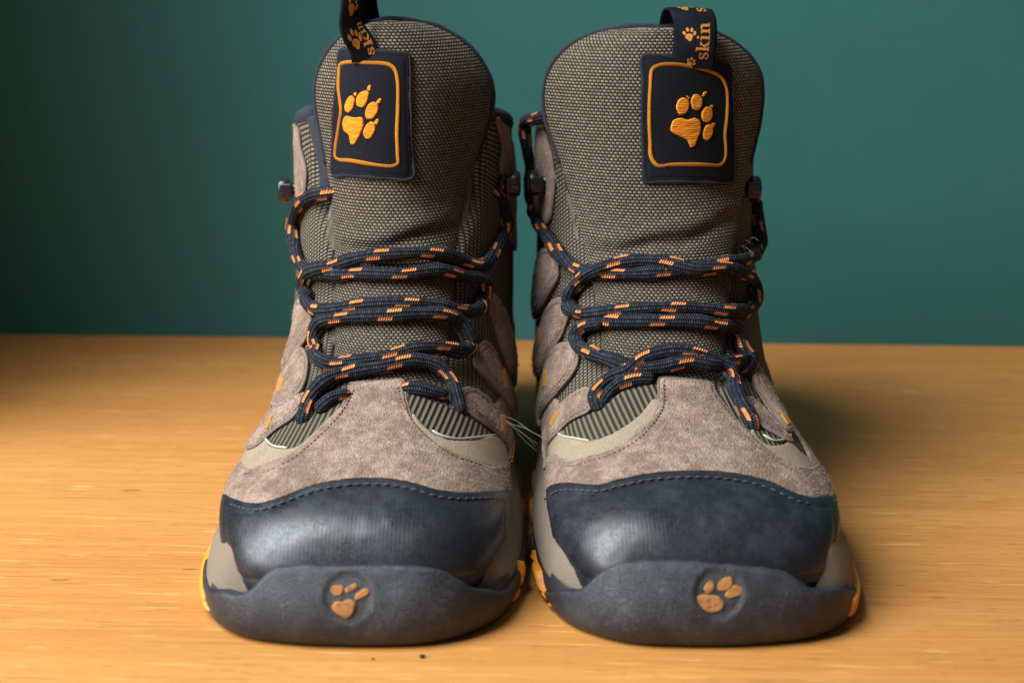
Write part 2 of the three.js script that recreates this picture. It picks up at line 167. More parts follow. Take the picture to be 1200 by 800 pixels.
    pawToe1: [[0.077,0.791], [0.091,0.811], [0.122,0.817], [0.152,0.808], [0.152,0.788], [0.132,0.774], [0.097,0.772]],
    pawToe2: [[0.162,0.806], [0.179,0.823], [0.205,0.824], [0.232,0.816], [0.232,0.794], [0.205,0.781], [0.173,0.786]],
    pawToe3: [[0.227,0.771], [0.248,0.788], [0.276,0.79], [0.3,0.781], [0.302,0.761], [0.274,0.748], [0.24,0.753]],
    pawToe4: [[0.244,0.721], [0.258,0.739], [0.287,0.744], [0.312,0.735], [0.31,0.715], [0.283,0.701], [0.253,0.705]],
    frame: [[-0.056,0.89], [-0.015,0.901], [0.093,0.903], [0.202,0.895], [0.302,0.883], [0.374,0.866], [0.402,0.836], [0.406,0.799], [0.405,0.756], [0.403,0.713], [0.424,0.68], [0.432,0.648], [0.401,0.633], [0.315,0.635], [0.208,0.638], [0.059,0.639], [-0.034,0.637], [-0.069,0.66], [-0.068,0.703], [-0.068,0.776], [-0.065,0.85]],
    loop: [[0.21,0.909]],
    tab1: [[8.62,-0.639], [8.432,-0.615], [8.2,-0.65], [8.413,-0.678]],
    tab2: [[7.563,-0.655], [7.405,-0.627], [7.16,-0.652], [7.303,-0.684]],
    tab3: [[6.057,-0.677], [6.156,-0.621], [5.984,-0.603], [5.836,-0.656]],
    tab4: [[4.933,0.466], [5.124,0.498], [4.8,0.516], [4.656,0.486]],
    stitch: [[3.954,-0.84], [3.404,-0.716], [3.237,-0.643], [2.94,-0.537], [2.789,-0.441], [2.823,-0.352], [2.857,-0.271], [2.905,-0.187], [2.923,-0.092], [2.934,0.025], [2.916,0.137], [2.852,0.225], [2.758,0.309], [2.617,0.374], [2.474,0.44], [2.44,0.522]],
    hook: [[10.892,-0.401], [10.39,0.289]],
    seamA: [[5.007,-0.023], [4.519,-0.045], [4.179,-0.108], [3.845,-0.213], [3.677,-0.333], [3.666,-0.429], [3.798,-0.558], [4.713,-0.726]],
    seamB: [[4.973,0.134], [4.637,0.165], [4.26,0.214], [3.933,0.276], [3.625,0.358], [3.394,0.451], [3.529,0.566]],
    lugA: [[0.337,0.35], [0.344,0.319], [0.363,0.368], [0.371,0.25], [0.394,0.2], [0.386,0.21], [0.377,0.22], [0.368,0.24], [0.355,0.3]],
    lugB: [[0.625,0.36], [0.675,0.3], [0.675,0.1], [0.61,0.22], [0.61,0.298], [0.614,0.381]],
    claw1: [[0.137,0.818], [0.142,0.821], [0.158,0.816], [0.152,0.811]],
    claw2: [[0.232,0.818], [0.244,0.829], [0.267,0.83], [0.249,0.818]],
    claw3: [[0.282,0.79], [0.294,0.795], [0.305,0.793], [0.3,0.785]],
    claw4: [[0.293,0.74], [0.304,0.747], [0.329,0.744], [0.312,0.735]],
    laces: [
      [[-3.27,17.21,-17.18], [-4.09,17.12,-17.56], [-5.02,16.85,-19], [-5.5,16.3,-21.14], [-5.41,15.29,-21.16], [-5.18,14.05,-21.38], [-5.15,12.7,-21.7], [-4.96,11.97,-19.27], [-4.51,11.52,-17], [-4.17,11.1,-15.86], [-3.69,10.8,-14.71], [-2.81,10.85,-12.84], [-1.46,10.93,-12.1], [0.06,11.03,-11.91], [1.56,11.15,-12.07], [2.99,11.23,-12.71], [3.76,11.18,-13.42], [5.3,11.1,-16.84], [5.45,11.68,-17.84], [5.41,12.45,-18.43], [5.35,13.13,-18.76]],
      [[4.03,8.81,-13.58], [4.71,9.2,-14.5], [4.71,9.84,-14.81], [3.72,10.76,-12.98], [2.84,11.13,-12.26], [1.46,11.16,-11.82], [-0.13,11.48,-12.03], [-1.46,11.41,-12.31], [-2.76,10.98,-12.49], [-3.34,10.33,-13.65], [-3.68,9.78,-13.98], [-3.79,9.27,-14.08], [-3.48,8.95,-13.44], [-2.86,9.08,-11.73], [-1.97,9.13,-10.94], [-0.29,9.24,-10.41], [1.27,9.18,-10.47], [2.56,8.88,-10.8], [3.32,8.52,-11.55], [3.55,7.91,-11.2], [3.85,7.39,-10.92], [3.37,6.94,-10.08]],
      [[-3.59,9.3,-14.41], [-3.8,9.04,-13.93], [-3.5,9.02,-13.08], [-2.87,9.32,-11.52], [-1.43,9.66,-10.87], [0.14,9.78,-10.66], [1.56,9.68,-10.8], [2.93,9.43,-11.29], [4.01,9.04,-12.9], [4.53,9.01,-14.23], [4.55,9.3,-14.97]],
      [[3.28,7.05,-10.05], [3.76,7.35,-10.84], [2.86,7.55,-9.77], [2.02,7.68,-9.17], [0.93,7.92,-8.96], [-0.28,7.67,-8.92], [-1.38,7.55,-9.14], [-2.27,7.74,-9.65], [-3.12,7.81,-10.83], [-3.5,7.83,-11.84], [-3.59,8.14,-12.37], [-3.29,8.57,-12.14], [-2.61,9.05,-10.97]],
      [[-2.86,5.94,-8.27], [-2.93,6.52,-8.96], [-2.48,7.02,-9.23], [-1.65,7.41,-9.12], [-1.05,7.97,-9.12], [-0.07,8.29,-9.08], [1.12,8.25,-9.08], [2.26,7.76,-9.26], [2.73,7.46,-9.21], [2.76,6.93,-8.64], [2.92,6.48,-7.9], [3.16,5.95,-7.08], [3.21,5.4,-6.68]],
      [[-2.79,6.18,-8.45], [-2.22,6.79,-8.83], [-1.39,7.18,-8.76], [-0.52,7.18,-8.75]],
    ],
    folds: [[[-3.52,13.84,-16.91], [-3.3,12.86,-16.08], [-3.05,11.82,-15.3], [-2.73,10.97,-14.56], [-2.44,9.97,-13.64], [-2.27,8.84,-12.53], [-2.16,7.82,-11.28]], [[-2.92,13.81,-15.93], [-2.71,12.8,-15.21], [-2.46,11.74,-14.57], [-2.25,10.79,-13.98]], [[3.65,9.91,-14.59], [3.25,8.68,-12.97], [2.88,7.88,-11.55], [2.49,7.09,-10.15]], ],
    piping: [[[3.59,5.51,-6.41], [3.99,5.32,-6.24], [4.56,5.19,-6.72], [5.05,5.07,-7.63]], [[-4.52,4.47,-10.16], [-4.39,4.66,-8.96], [-3.97,5,-7.68], [-3.42,5.21,-6.72]], ],
  },
};
// ---------- meshing helpers (everything below is worked out in centimetres and built in metres) ----------
const U3 = 0.01;
function geo(pos, idx, uv) {
  const g = new THREE.BufferGeometry();
  g.setAttribute('position', new THREE.Float32BufferAttribute(pos.map((x) => x * U3), 3));
  g.setAttribute('uv', new THREE.Float32BufferAttribute(uv.map((x) => x * U3), 2));
  g.setIndex(idx); g.computeVertexNormals();
  return g;
}
function hash3(x, y, z) { let h = (x * 374761393 + y * 668265263 + z * 1274126177) | 0; h = Math.imul(h ^ (h >>> 13), 1274126177); return ((h ^ (h >>> 16)) >>> 0) / 4294967295; }
function noise3(x, y, z) {
  const i = Math.floor(x), j = Math.floor(y), k = Math.floor(z), s = (t) => t * t * (3 - 2 * t), a = s(x - i), b = s(y - j), c = s(z - k);
  let r = 0;
  for (let n = 0; n < 8; n++) { const p = n & 1, q = (n >> 1) & 1, w = n >> 2; r += hash3(i + p, j + q, k + w) * (p ? a : 1 - a) * (q ? b : 1 - b) * (w ? c : 1 - c); }
  return r * 2 - 1;
}
function outward(p) { return V(p.x, p.y > 9 ? 0 : p.y - 1, p.z - clamp(p.z - (p.y > 9 ? 30 : 0), -21, -6)); }
function normalAt(F, u, v, du = 0.02, dv = 0.01) {
  const p = F(u, v), n = F(u + du, v).sub(F(u - du, v)).cross(F(u, v + dv).sub(F(u, v - dv)));
  if (n.lengthSq() < 1e-12) n.copy(outward(p));
  n.normalize();
  return n.dot(F.front ? V(p.x * 0.2, 0, 1) : outward(p)) < 0 ? n.negate() : n;
}
function closedCurve(poly, sub = 5) {
  const n = poly.length, out = [];
  for (let i = 0; i < n; i++) {
    const a = poly[(i + n - 1) % n], b = poly[i], c = poly[(i + 1) % n], d = poly[(i + 2) % n];
    for (let s = 0; s < sub; s++) {
      const t = s / sub, f = (k) => b[k] + 0.4 * t * (c[k] - a[k] + t * (2 * a[k] - 5 * b[k] + 4 * c[k] - d[k] + t * (3 * (b[k] - c[k]) + d[k] - a[k]))) + 0.2 * t * t * (3 - 2 * t) * (c[k] - b[k]);
      out.push([f(0), f(1)]);
    }
  }
  return out;
}
// A piece of material of thickness t lying on surface F inside a closed outline, its rim rounded over r.
function panel(F, poly, o = {}) {
  const { t = 0.12, r = 0.1, res = 0.1, base = 0, sink = 0.06, rough = 0, seed = 1, lump = 0, groove, sub = 5 } = o;
  const B = closedCurve(poly, sub), B3 = B.map(([u, v]) => F(u, v)), nb = B.length;
  let u0 = 1e9, u1 = -1e9, v0 = 1e9, v1 = -1e9;
  for (const [u, v] of B) { u0 = Math.min(u0, u); u1 = Math.max(u1, u); v0 = Math.min(v0, v); v1 = Math.max(v1, v); }
  let lu = 0, lv = 0;
  for (let j = 0; j <= 4; j++) {
    let a = 0, b = 0, pu = F(u0, lerp(v0, v1, j / 4)), pv = F(lerp(u0, u1, j / 4), v0);
    for (let i = 1; i <= 16; i++) { const qu = F(lerp(u0, u1, i / 16), lerp(v0, v1, j / 4)), qv = F(lerp(u0, u1, j / 4), lerp(v0, v1, i / 16)); a += qu.distanceTo(pu); b += qv.distanceTo(pv); pu = qu; pv = qv; }
    lu = Math.max(lu, a); lv = Math.max(lv, b);
  }
  const nu = clamp(Math.ceil(lu / res), 6, 320), nv = clamp(Math.ceil(lv / res), 6, 320);
  { const e = 0.01 + (o.grow || 0) * 1.5 / Math.max(0.3, lu), g = 0.01 + (o.grow || 0) * 1.5 / Math.max(0.3, lv), du = u1 - u0, dv = v1 - v0; u0 -= du * e; u1 += du * e; v0 -= dv * g; v1 += dv * g; }
  const P = [], SD = [], at = (i, j) => i * (nv + 1) + j, eu = (u1 - u0) / nu * 0.5, ev = (v1 - v0) / nv * 0.5;
  const uv = (i, j) => [lerp(u0, u1, i / nu), lerp(v0, v1, j / nv)];
  for (let i = 0; i <= nu; i++) for (let j = 0; j <= nv; j++) {
    const [u, v] = uv(i, j), p = F(u, v); let d = 1e9, inside = false;
    for (let k = 0, m = nb - 1; k < nb; m = k++) {
      const a = B[k], b = B[m]; if ((a[1] > v) !== (b[1] > v) && u < (b[0] - a[0]) * (v - a[1]) / (b[1] - a[1]) + a[0]) inside = !inside;
      const A = B3[k], C = B3[m], ex = C.x - A.x, ey = C.y - A.y, ez = C.z - A.z, wx = p.x - A.x, wy = p.y - A.y, wz = p.z - A.z, h = clamp((wx * ex + wy * ey + wz * ez) / (ex * ex + ey * ey + ez * ez + 1e-9));
      d = Math.min(d, (wx - ex * h) ** 2 + (wy - ey * h) ** 2 + (wz - ez * h) ** 2);
    }
    d = Math.sqrt(d) * (inside ? 1 : -1);
    if (o.grow) d += o.grow;
    if (rough) d += rough * (noise3(p.x * 4 + seed, p.y * 4, p.z * 4) + 0.6 * noise3(p.x * 11, p.y * 11 + seed, p.z * 11));
    P.push(p); SD.push(d);
  }
  const pos = [], idx = [], tex = [], made = new Map();
  const put = (u, v, sd) => {
    const p = F(u, v), n = normalAt(F, u, v, eu, ev), q = clamp(sd / r);
    let h = base - sink + (t + sink) * Math.sqrt(1 - (1 - q) * (1 - q));
    if (groove) h -= groove.depth * Math.exp(-(((sd - groove.at) / groove.w) ** 2));
    if (lump) h += lump * q * (noise3(p.x * 0.9 + seed, p.y * 0.9, p.z * 0.9) + 0.5 * noise3(p.x * 2.3, p.y * 2.3 + seed, p.z * 2.3));
    if (o.extra) h += o.extra(p, sd, u, v);
    pos.push(p.x + n.x * h, p.y + n.y * h, p.z + n.z * h);
    const w = o.uv ? o.uv(p, u, v) : F.arc ? F.arc(u, v) : [p.x, p.y]; tex.push(w[0], w[1]);
    return pos.length / 3 - 1;
  };
  const corner = (i, j) => { const k = at(i, j); if (!made.has(k)) { const [u, v] = uv(i, j); made.set(k, put(u, v, SD[k])); } return made.get(k); };
  const cut = (a, b) => {
    const ka = at(...a), kb = at(...b), key = ka < kb ? `${ka}_${kb}` : `${kb}_${ka}`;
    if (!made.has(key)) { const [ua, va] = uv(...a), [ub, vb] = uv(...b), t0 = SD[ka] / (SD[ka] - SD[kb]); made.set(key, put(lerp(ua, ub, t0), lerp(va, vb, t0), 0)); }
    return made.get(key);
  };
  const tri = (c) => {
    const loop = [];
    for (let e = 0; e < 3; e++) { const a = c[e], b = c[(e + 1) % 3], sa = SD[at(...a)] > 0, sb = SD[at(...b)] > 0; if (sa) loop.push(corner(...a)); if (sa !== sb) loop.push(cut(a, b)); }
    for (let e = 2; e < loop.length; e++) idx.push(loop[0], loop[e - 1], loop[e]);
  };
  for (let i = 0; i < nu; i++) for (let j = 0; j < nv; j++) { tri([[i, j], [i + 1, j], [i + 1, j + 1]]); tri([[i, j], [i + 1, j + 1], [i, j + 1]]); }
  const up = V(0, 0, 0), q = Math.floor(idx.length / 6) * 3;                   // wind the faces so that they look outward
  if (idx.length) {
    const [a, b, c] = [0, 1, 2].map((k) => V(...pos.slice(idx[q + k] * 3, idx[q + k] * 3 + 3))), n = b.clone().sub(a).cross(c.clone().sub(a));
    up.copy(F.front ? V(0, 0, 1) : outward(a));
    if (n.dot(up) < 0) for (let k = 0; k < idx.length; k += 3) [idx[k + 1], idx[k + 2]] = [idx[k + 2], idx[k + 1]];
  }
  return geo(pos, idx, tex);
}
function sheet(F, u0, u1, v0, v1, nu, nv, lift) {      // a plain grid on F
  const pos = [], idx = [], tex = [];
  for (let i = 0; i <= nu; i++) for (let j = 0; j <= nv; j++) {
    const u = lerp(u0, u1, i / nu), v = lerp(v0, v1, j / nv), p = F(u, v);
    if (lift) p.addScaledVector(normalAt(F, u, v), lift(u, v, p));
    pos.push(p.x, p.y, p.z); const w = F.arc ? F.arc(u, v) : [u, v]; tex.push(w[0], w[1]);
    if (i && j) { const a = (i - 1) * (nv + 1) + j - 1, b = a + 1, c = a + nv + 1, d = c + 1; idx.push(a, c, b, b, c, d); }
  }
  return geo(pos, idx, tex);
}
function arcTable(F, u0, u1, v0, v1, mid) {            // lengths along F, for textures that keep their size
  const n = 60, T = [];
  const L = [0]; for (let i = 1; i <= n; i++) L.push(L[i - 1] + F(lerp(u0, u1, i / n), mid).distanceTo(F(lerp(u0, u1, (i - 1) / n), mid)));
  for (let i = 0; i <= n; i++) {
    const row = [0]; for (let j = 1; j <= n; j++) row.push(row[j - 1] + F(lerp(u0, u1, i / n), lerp(v0, v1, j / n)).distanceTo(F(lerp(u0, u1, i / n), lerp(v0, v1, (j - 1) / n))));
    const m = row[Math.round(n * (mid - v0) / (v1 - v0))]; T.push(row.map((x) => x - m));
  }
  return (u, v) => {
    const a = clamp((u - u0) / (u1 - u0)) * n, b = clamp((v - v0) / (v1 - v0)) * n, i = Math.min(n - 1, Math.floor(a)), j = Math.min(n - 1, Math.floor(b)), s = a - i, t = b - j;
    return [lerp(lerp(T[i][j], T[i][j + 1], t), lerp(T[i + 1][j], T[i + 1][j + 1], t), s), lerp(L[i], L[i + 1], s)];
  };
}
function cord(points, radius, o = {}) {                // a tube with uv = (round, along), capped
  const { flat = 1, seg = 14, step = 0.06 } = o, C = new THREE.CatmullRomCurve3(points, !!o.closed, 'centripetal'), len = C.getLength(), n = Math.max(6, Math.round(len / step));
  const pos = [], idx = [], tex = [], p = V(0, 0, 0), q = V(0, 0, 0), side = V(0, 0, 0), nor = V(0, 0, 0), up0 = o.up || V(0, 0, 1);
  for (let i = 0; i <= n; i++) {
    C.getPointAt(i / n, p); C.getTangentAt(i / n, q);
    side.crossVectors(q, up0); if (side.lengthSq() < 0.02) side.crossVectors(q, V(0, 1, 0.3)); side.normalize(); nor.crossVectors(side, q).normalize();
    const cap = o.closed ? 1 : Math.sqrt(Math.max(0.02, 1 - Math.pow(Math.max(0, 1 - Math.min(i, n - i) * (len / n) / radius), 2))), rr = radius * cap * (1 + (o.wob || 0) * noise3(i * step * 1.3 + (o.seed || 0), 3.1, 0.7));
    for (let j = 0; j <= seg; j++) {
      const a = j / seg * 2 * PI, c = Math.cos(a), s = Math.sin(a);
      pos.push(p.x + rr * (side.x * c + nor.x * s * flat), p.y + rr * (side.y * c + nor.y * s * flat), p.z + rr * (side.z * c + nor.z * s * flat));
      tex.push(j / seg * 100, i / n * len + (o.shift || 0));   // the first runs 0..1 round the cord
      if (i && j) { const A = (i - 1) * (seg + 1) + j - 1, B = A + 1, D = A + seg + 1; idx.push(A, B, D, B, D + 1, D); }
    }
  }
  return geo(pos, idx, tex);
}
function onCurve(F, poly, inset, lift, pitch, make) {  // small pieces (stitches) along an open line of (u, v) points
  const pts = poly.map(([u, v]) => { const p = F(u, v); return p.addScaledVector(normalAt(F, u, v), lift); });
  const C = new THREE.CatmullRomCurve3(pts, false, 'centripetal'), len = C.getLength(), n = Math.floor(len / pitch), out = [];
  for (let i = 0; i < n; i++) out.push(make(C.getPointAt((i + 0.16) / n), C.getPointAt((i + 0.84) / n), i));
  return out;
}

// ---------- textures ----------
function tex(w, h, f, o = {}) {                        // f(x, y) -> grey or [r, g, b], 0..1
  const rgb = o.rgb, d = new Uint8Array(w * h * 4);
  for (let y = 0; y < h; y++) for (let x = 0; x < w; x++) {
    const c = f(x, y), i = (y * w + x) * 4;
    for (let k = 0; k < 3; k++) d[i + k] = clamp(rgb ? c[k] : c) * 255;
    d[i + 3] = 255;
  }
  const t = new THREE.DataTexture(d, w, h, THREE.RGBAFormat);
  t.wrapS = t.wrapT = o.clamp ? THREE.ClampToEdgeWrapping : THREE.RepeatWrapping; t.magFilter = THREE.LinearFilter; t.minFilter = THREE.LinearMipmapLinearFilter; t.generateMipmaps = true;
  if (rgb) t.colorSpace = THREE.SRGBColorSpace;
  t.needsUpdate = true;
  return t;
}
function scaled(t, sx, sy = sx, rot = 0) { const c = t.clone(); c.repeat.set(1 / (sx * U3), 1 / (sy * U3)); c.rotation = rot; c.needsUpdate = true; return c; }   // sx, sy: size of one tile in cm
function tileNoise(n, seed) {                          // smooth noise that repeats every n cells
  const R = rnd(seed), g = Array.from({ length: n * n }, () => R());
  return (x, y) => { x = ((x % n) + n) % n; y = ((y % n) + n) % n; const i = Math.floor(x), j = Math.floor(y), s = (t) => t * t * (3 - 2 * t), a = s(x - i), b = s(y - j), q = (p, r) => g[(r % n) * n + (p % n)]; return lerp(lerp(q(i, j), q(i + 1, j), a), lerp(q(i, j + 1), q(i + 1, j + 1), a), b); };
}
const n8 = tileNoise(8, 11), n16 = tileNoise(16, 12), n32 = tileNoise(32, 13), n64 = tileNoise(64, 14), n128 = tileNoise(128, 15), n256 = tileNoise(256, 16);
const fbm = (x, y) => n8(x * 8, y * 8) * 0.4 + n16(x * 16, y * 16) * 0.25 + n32(x * 32, y * 32) * 0.2 + n64(x * 64, y * 64) * 0.15;
const S = 512, mix = (a, b, t) => a.map((x, k) => lerp(x, b[k], clamp(t))), c8 = (h) => [(h >> 16) / 255, ((h >> 8) & 255) / 255, (h & 255) / 255];
// woven face of the tongue: rows of fat yarn knobs, every second row shifted
function knob(x, y, n) { const r = Math.floor(y), sx = x + (r & 1) * 0.5, dx = (sx - Math.floor(sx) - 0.5) * 1.7, dy = (y - r - 0.5) * 1.55, d = Math.hypot(dx + dy * 0.25, dy) ; return [clamp(1.12 - d * 1.15), hash3(Math.floor(sx) % n, r % (n * 2), 5)]; }
const weaveBump = tex(S, S, (x, y) => { const u = x / S, v = y / S, [h] = knob(u * 8, v * 14, 8); return Math.pow(h, 0.7) * 0.8 + 0.2 * n256(u * 256, v * 64) * h; });
const weaveCol = tex(S, S, (x, y) => { const u = x / S, v = y / S, [h, c] = knob(u * 8, v * 14, 8); return mix(c8(0x2d261f), mix(c8(0x766b5a), c8(0x918470), c), smooth(0.12, 0.55, h) * (0.85 + 0.3 * n256(u * 256, v * 128))); }, { rgb: 1 });
// ribbed mesh of the body: light yarn ladders over dark
const meshH = (u, v) => { const a = Math.abs((u * 8) % 1 - 0.5) * 2, b = Math.abs((v * 16 + 0.08 * Math.sin(u * 75.4)) % 1 - 0.5) * 2; return [clamp(1.25 - b * 1.3) * smooth(0.02, 0.3, a), smooth(0.1, 0.8, a)]; };
const meshBump = tex(S, S, (x, y) => { const [p, q] = meshH(x / S, y / S); return p * (0.65 + 0.35 * q); });
const meshCol = tex(S, S, (x, y) => { const u = x / S, v = y / S, [p, q] = meshH(u, v); return mix(c8(0x262119), c8(0x857c6a), smooth(0.1, 0.7, p) * (0.7 + 0.3 * q) * (0.85 + 0.3 * n128(u * 128, v * 128))); }, { rgb: 1 });
const ribCol = tex(S, S, (x, y) => { const u = x / S, v = y / S, b = Math.abs((u * 10) % 1 - 0.5) * 2, q = Math.abs((v * 28) % 1 - 0.5) * 2; return mix(c8(0x2e2a21), c8(0x6f6756), smooth(0.25, 0.6, 1 - b) * (0.78 + 0.22 * q) * (0.9 + 0.2 * n128(u * 128, v * 128))); }, { rgb: 1 });
const ribBump = tex(S, S, (x, y) => { const u = x / S, v = y / S, b = Math.abs((u * 10) % 1 - 0.5) * 2, q = Math.abs((v * 28) % 1 - 0.5) * 2; return smooth(0.1, 0.8, 1 - b) * (0.8 + 0.2 * q); });
// suede: nap in patches
const suedeBump = tex(1024, 1024, (x, y) => { const u = x / 1024, v = y / 1024; return 0.35 * n256(u * 256 + 0.3 * n16(u * 16, v * 16), v * 256) + 0.3 * n128(u * 128, v * 128) + 0.35 * fbm(u, v); });
const suedeCol = tex(1024, 1024, (x, y) => { const u = x / 1024, v = y / 1024, a = fbm(u + 0.3, v), b = n256(u * 256, v * 256), c = n64(u * 64, v * 64); return mix(mix(c8(0x705b4e), c8(0xa58e7d), smooth(0.28, 0.72, a) * 0.7 + 0.3 * c), c8(0xb9a79b), smooth(0.62, 0.95, b) * 0.35 - smooth(0.75, 0.95, 1 - b) * 0.15); }, { rgb: 1 });
const edgeCol = tex(64, 512, (x, y) => mix(c8(0x8a786d), c8(0xb3a092), n64(x, y / 2) * 0.7 + 0.3 * n8(x / 8, y / 64)), { rgb: 1 });
// rubber, scuffed; its ridges stand in the geometry
const rubberBump = tex(S, S, (x, y) => { const u = x / S, v = y / S; return 0.5 * n128(u * 128, v * 128) + 0.3 * n256(u * 256, v * 256) + 0.2 * n32(u * 32, v * 32); });
const rubberRough = tex(S, S, (x, y) => { const u = x / S, v = y / S; return 0.4 + 0.24 * (fbm(u, v) - 0.5) + 0.16 * (n128(u * 128, v * 128) - 0.5); });
const rubberCol = tex(S, S, (x, y) => { const u = x / S, v = y / S, a = fbm(u, v + 0.4); return mix(c8(0x1a1c20), c8(0x292c32), smooth(0.3, 0.75, a) + 0.35 * smooth(0.75, 0.95, n64(u * 64, v * 64))); }, { rgb: 1 });
// lace: braided sheath, tracer yarns in orange; u once round, v 4.6 cm
const carriers = 12, laceCell = (u, v) => { const i = Math.floor(u * carriers), fx = u * carriers - i, s = i & 1 ? 1 : -1, t = v * 46 + s * (fx - 0.5) * 0.55 + (i & 1) * 0.5, k = Math.floor(t), ft = t - k; return [i, k, clamp(1.25 - Math.hypot((fx - 0.5) * 1.5, (ft - 0.5) * 1.5) * 1.2)]; };
const tracer = (i, k) => { const p = (((k - i * 1.9) % 23) + 23) % 23; return  p < 5.4 && (i % 2 === 0) ? 1 : 0; };
const laceBump = tex(256, 1024, (x, y) => laceCell(x / 256, y / 1024)[2]);
const laceCol = tex(256, 1024, (x, y) => { const [i, k, h] = laceCell(x / 256, y / 1024), t = tracer(i, k), j = hash3(i, k % 46, 3); return t ? mix(c8(0x8a4a28), mix(c8(0xd47b3e), c8(0xe6955a), j), smooth(0.1, 0.5, h)) : mix(c8(0x101216), mix(c8(0x25282f), c8(0x434a56), j * j), smooth(0.15, 0.75, h)); }, { rgb: 1 });
const bumperCol = tex(S, S, (x, y) => { const u = x / S, v = y / S, a = fbm(u, v + 0.2); return mix(mix(c8(0x212428), c8(0x34383d), smooth(0.3, 0.75, a) + 0.3 * smooth(0.75, 0.95, n64(u * 64, v * 64))), c8(0x77706a), 0.22 * smooth(0.66, 0.8, n16(u * 16, v * 16) * 0.5 + n128(u * 128, v * 128) * 0.5)); }, { rgb: 1 });
const ridgeBump = tex(S, S, (x, y) => { const u = x / S, v = y / S, a = Math.abs(((u * 20 + 0.1 * n8(u * 8, v * 8)) % 1) - 0.5) * 2; return 0.55 * smooth(0.1, 0.9, a) * (0.5 + 0.5 * n16(u * 16, v * 16)) + 0.3 * n128(u * 128, v * 128) + 0.15 * n256(u * 256, v * 256); });
const laceBorder = tex(64, 256, (x, y) => { const u = x / 64, v = y / 256, a = Math.abs(((v * 20 + u * 2) % 1) - 0.5) * 2; return mix(c8(0x14161c), c8(0x363b47), 0.7 * smooth(0.1, 0.8, a) * (0.6 + 0.8 * n64(u * 64, v * 64))); }, { rgb: 1 });
// twill of the label, navy pile of the bindings
const twill = tex(256, 256, (x, y) => { const u = x / 256, v = y / 256, a = Math.abs(((u * 24 + v * 24) % 1) - 0.5) * 2; return 0.2 + 0.6 * smooth(0.1, 0.8, a) + 0.2 * n64(u * 64, v * 64); });
const navyCol = tex(256, 256, (x, y) => { const u = x / 256, v = y / 256; return mix(c8(0x22242e), c8(0x3c414f), 0.55 * n64(u * 64, v * 64) + 0.5 * smooth(0.55, 0.9, n128(u * 128, v * 128))); }, { rgb: 1 });
const labelCol = tex(256, 256, (x, y) => { const u = x / 256, v = y / 256, a = Math.abs(((u * 24 + v * 24) % 1) - 0.5) * 2; return mix(c8(0x14161c), c8(0x2a2d36), 0.6 * smooth(0.2, 0.9, a) + 0.5 * n64(u * 64, v * 64) - 0.1); }, { rgb: 1 });
const satinCol = tex(256, 256, (x, y) => { const u = x / 256, v = y / 256, a = n128(u * 16 + v * 8, v * 128 + 0.15 * n16(u * 16, v * 16)); return mix(c8(0xc8761f), c8(0xe8942c), a); }, { rgb: 1 });
const overlayCol = tex(S, S, (x, y) => { const u = x / S, v = y / S; return mix(c8(0x8d7d69), c8(0xa8967f), 0.6 * fbm(u, v) + 0.4 * n128(u * 128, v * 128)); }, { rgb: 1 });
const wornCol = tex(S, S, (x, y) => { const u = x / S, v = y / S; return mix(c8(0xb87a3c), c8(0x7a5836), smooth(0.5, 0.8, n32(u * 32, v * 32) * 0.6 + n128(u * 128, v * 128) * 0.4)); }, { rgb: 1 });
const pileBump = tex(256, 256, (x, y) => { const u = x / 256, v = y / 256; return 0.6 * n64(u * 64, v * 64) + 0.4 * n128(u * 128, v * 128); });
const satin = tex(256, 256, (x, y) => { const u = x / 256, v = y / 256; return n128(u * 16 + v * 8, v * 128 + 0.15 * n16(u * 16, v * 16)); });
// oak: grain along the board
const W0 = 2048, H0 = 2048, n512 = tileNoise(512, 21), n1024 = tileNoise(1024, 22);
const woodH = (x, y) => { const u = x / W0, v = y / H0, w = v + 0.012 * (n8(u * 8, v * 8) - 0.5) + 0.004 * n16(u * 16, v * 16) + 0.0008 * n64(u * 64, v * 64); return { broad: n128(u * 2, w * 32), mid: n256(u * 8 + 3, w * 128), fine: n512(u * 32, w * 512), pore: n1024(u * 128, w * 1024), pore2: n512(u * 80 + 9, w * 512), patch: n8(u * 4 + 3, w * 8), fleck: n256(u * 64, v * 256), grit: n1024(u * 1024, v * 1024) }; };
const woodCol = tex(W0, H0, (x, y) => { const h = woodH(x, y), v = y / H0, st = Math.floor(v * 4 + 0.3), tone = [0.5, 0.3, 0.62, 0.4][st % 4]; let k = mix(c8(0xa56c35), c8(0xc28c4e), 0.22 * h.broad + 0.32 * h.mid + 0.3 * h.fine + 0.16 * h.grit); k = mix(k, c8(0xbb7f3a), 0.3 * h.patch); k = mix(k, tone > 0.45 ? c8(0xd3a058) : c8(0xa4692c), Math.abs(tone - 0.45) * 0.6); k = mix(k, c8(0x85521f), 0.34 * smooth(0.66, 0.86, h.pore * 0.55 + h.pore2 * 0.45) + 0.2 * smooth(0.74, 0.92, h.mid)); k = mix(k, c8(0x5e3718), 0.5 * smooth(0.95, 0.99, n64(x / W0 * 32, y / H0 * 64)) * smooth(0.45, 0.7, h.fine)); return mix(k, c8(0xe0b26c), 0.4 * smooth(0.72, 0.9, h.fine * 0.5 + h.fleck * 0.5)); }, { rgb: 1 });
const woodBump = tex(W0, H0, (x, y) => { const h = woodH(x, y); return 0.4 * h.fine + 0.6 * (1 - smooth(0.7, 0.9, h.pore * 0.6 + h.pore2 * 0.4)); });
const woodRough = tex(512, 512, (x, y) => 0.5 + 0.16 * (fbm(x / 512, y / 512) - 0.5) + 0.1 * n128(x / 4, y / 4));
const wallBump = tex(S, S, (x, y) => { const u = x / S, v = y / S; return 0.6 * n64(u * 64, v * 64) + 0.4 * n128(u * 128, v * 128); });
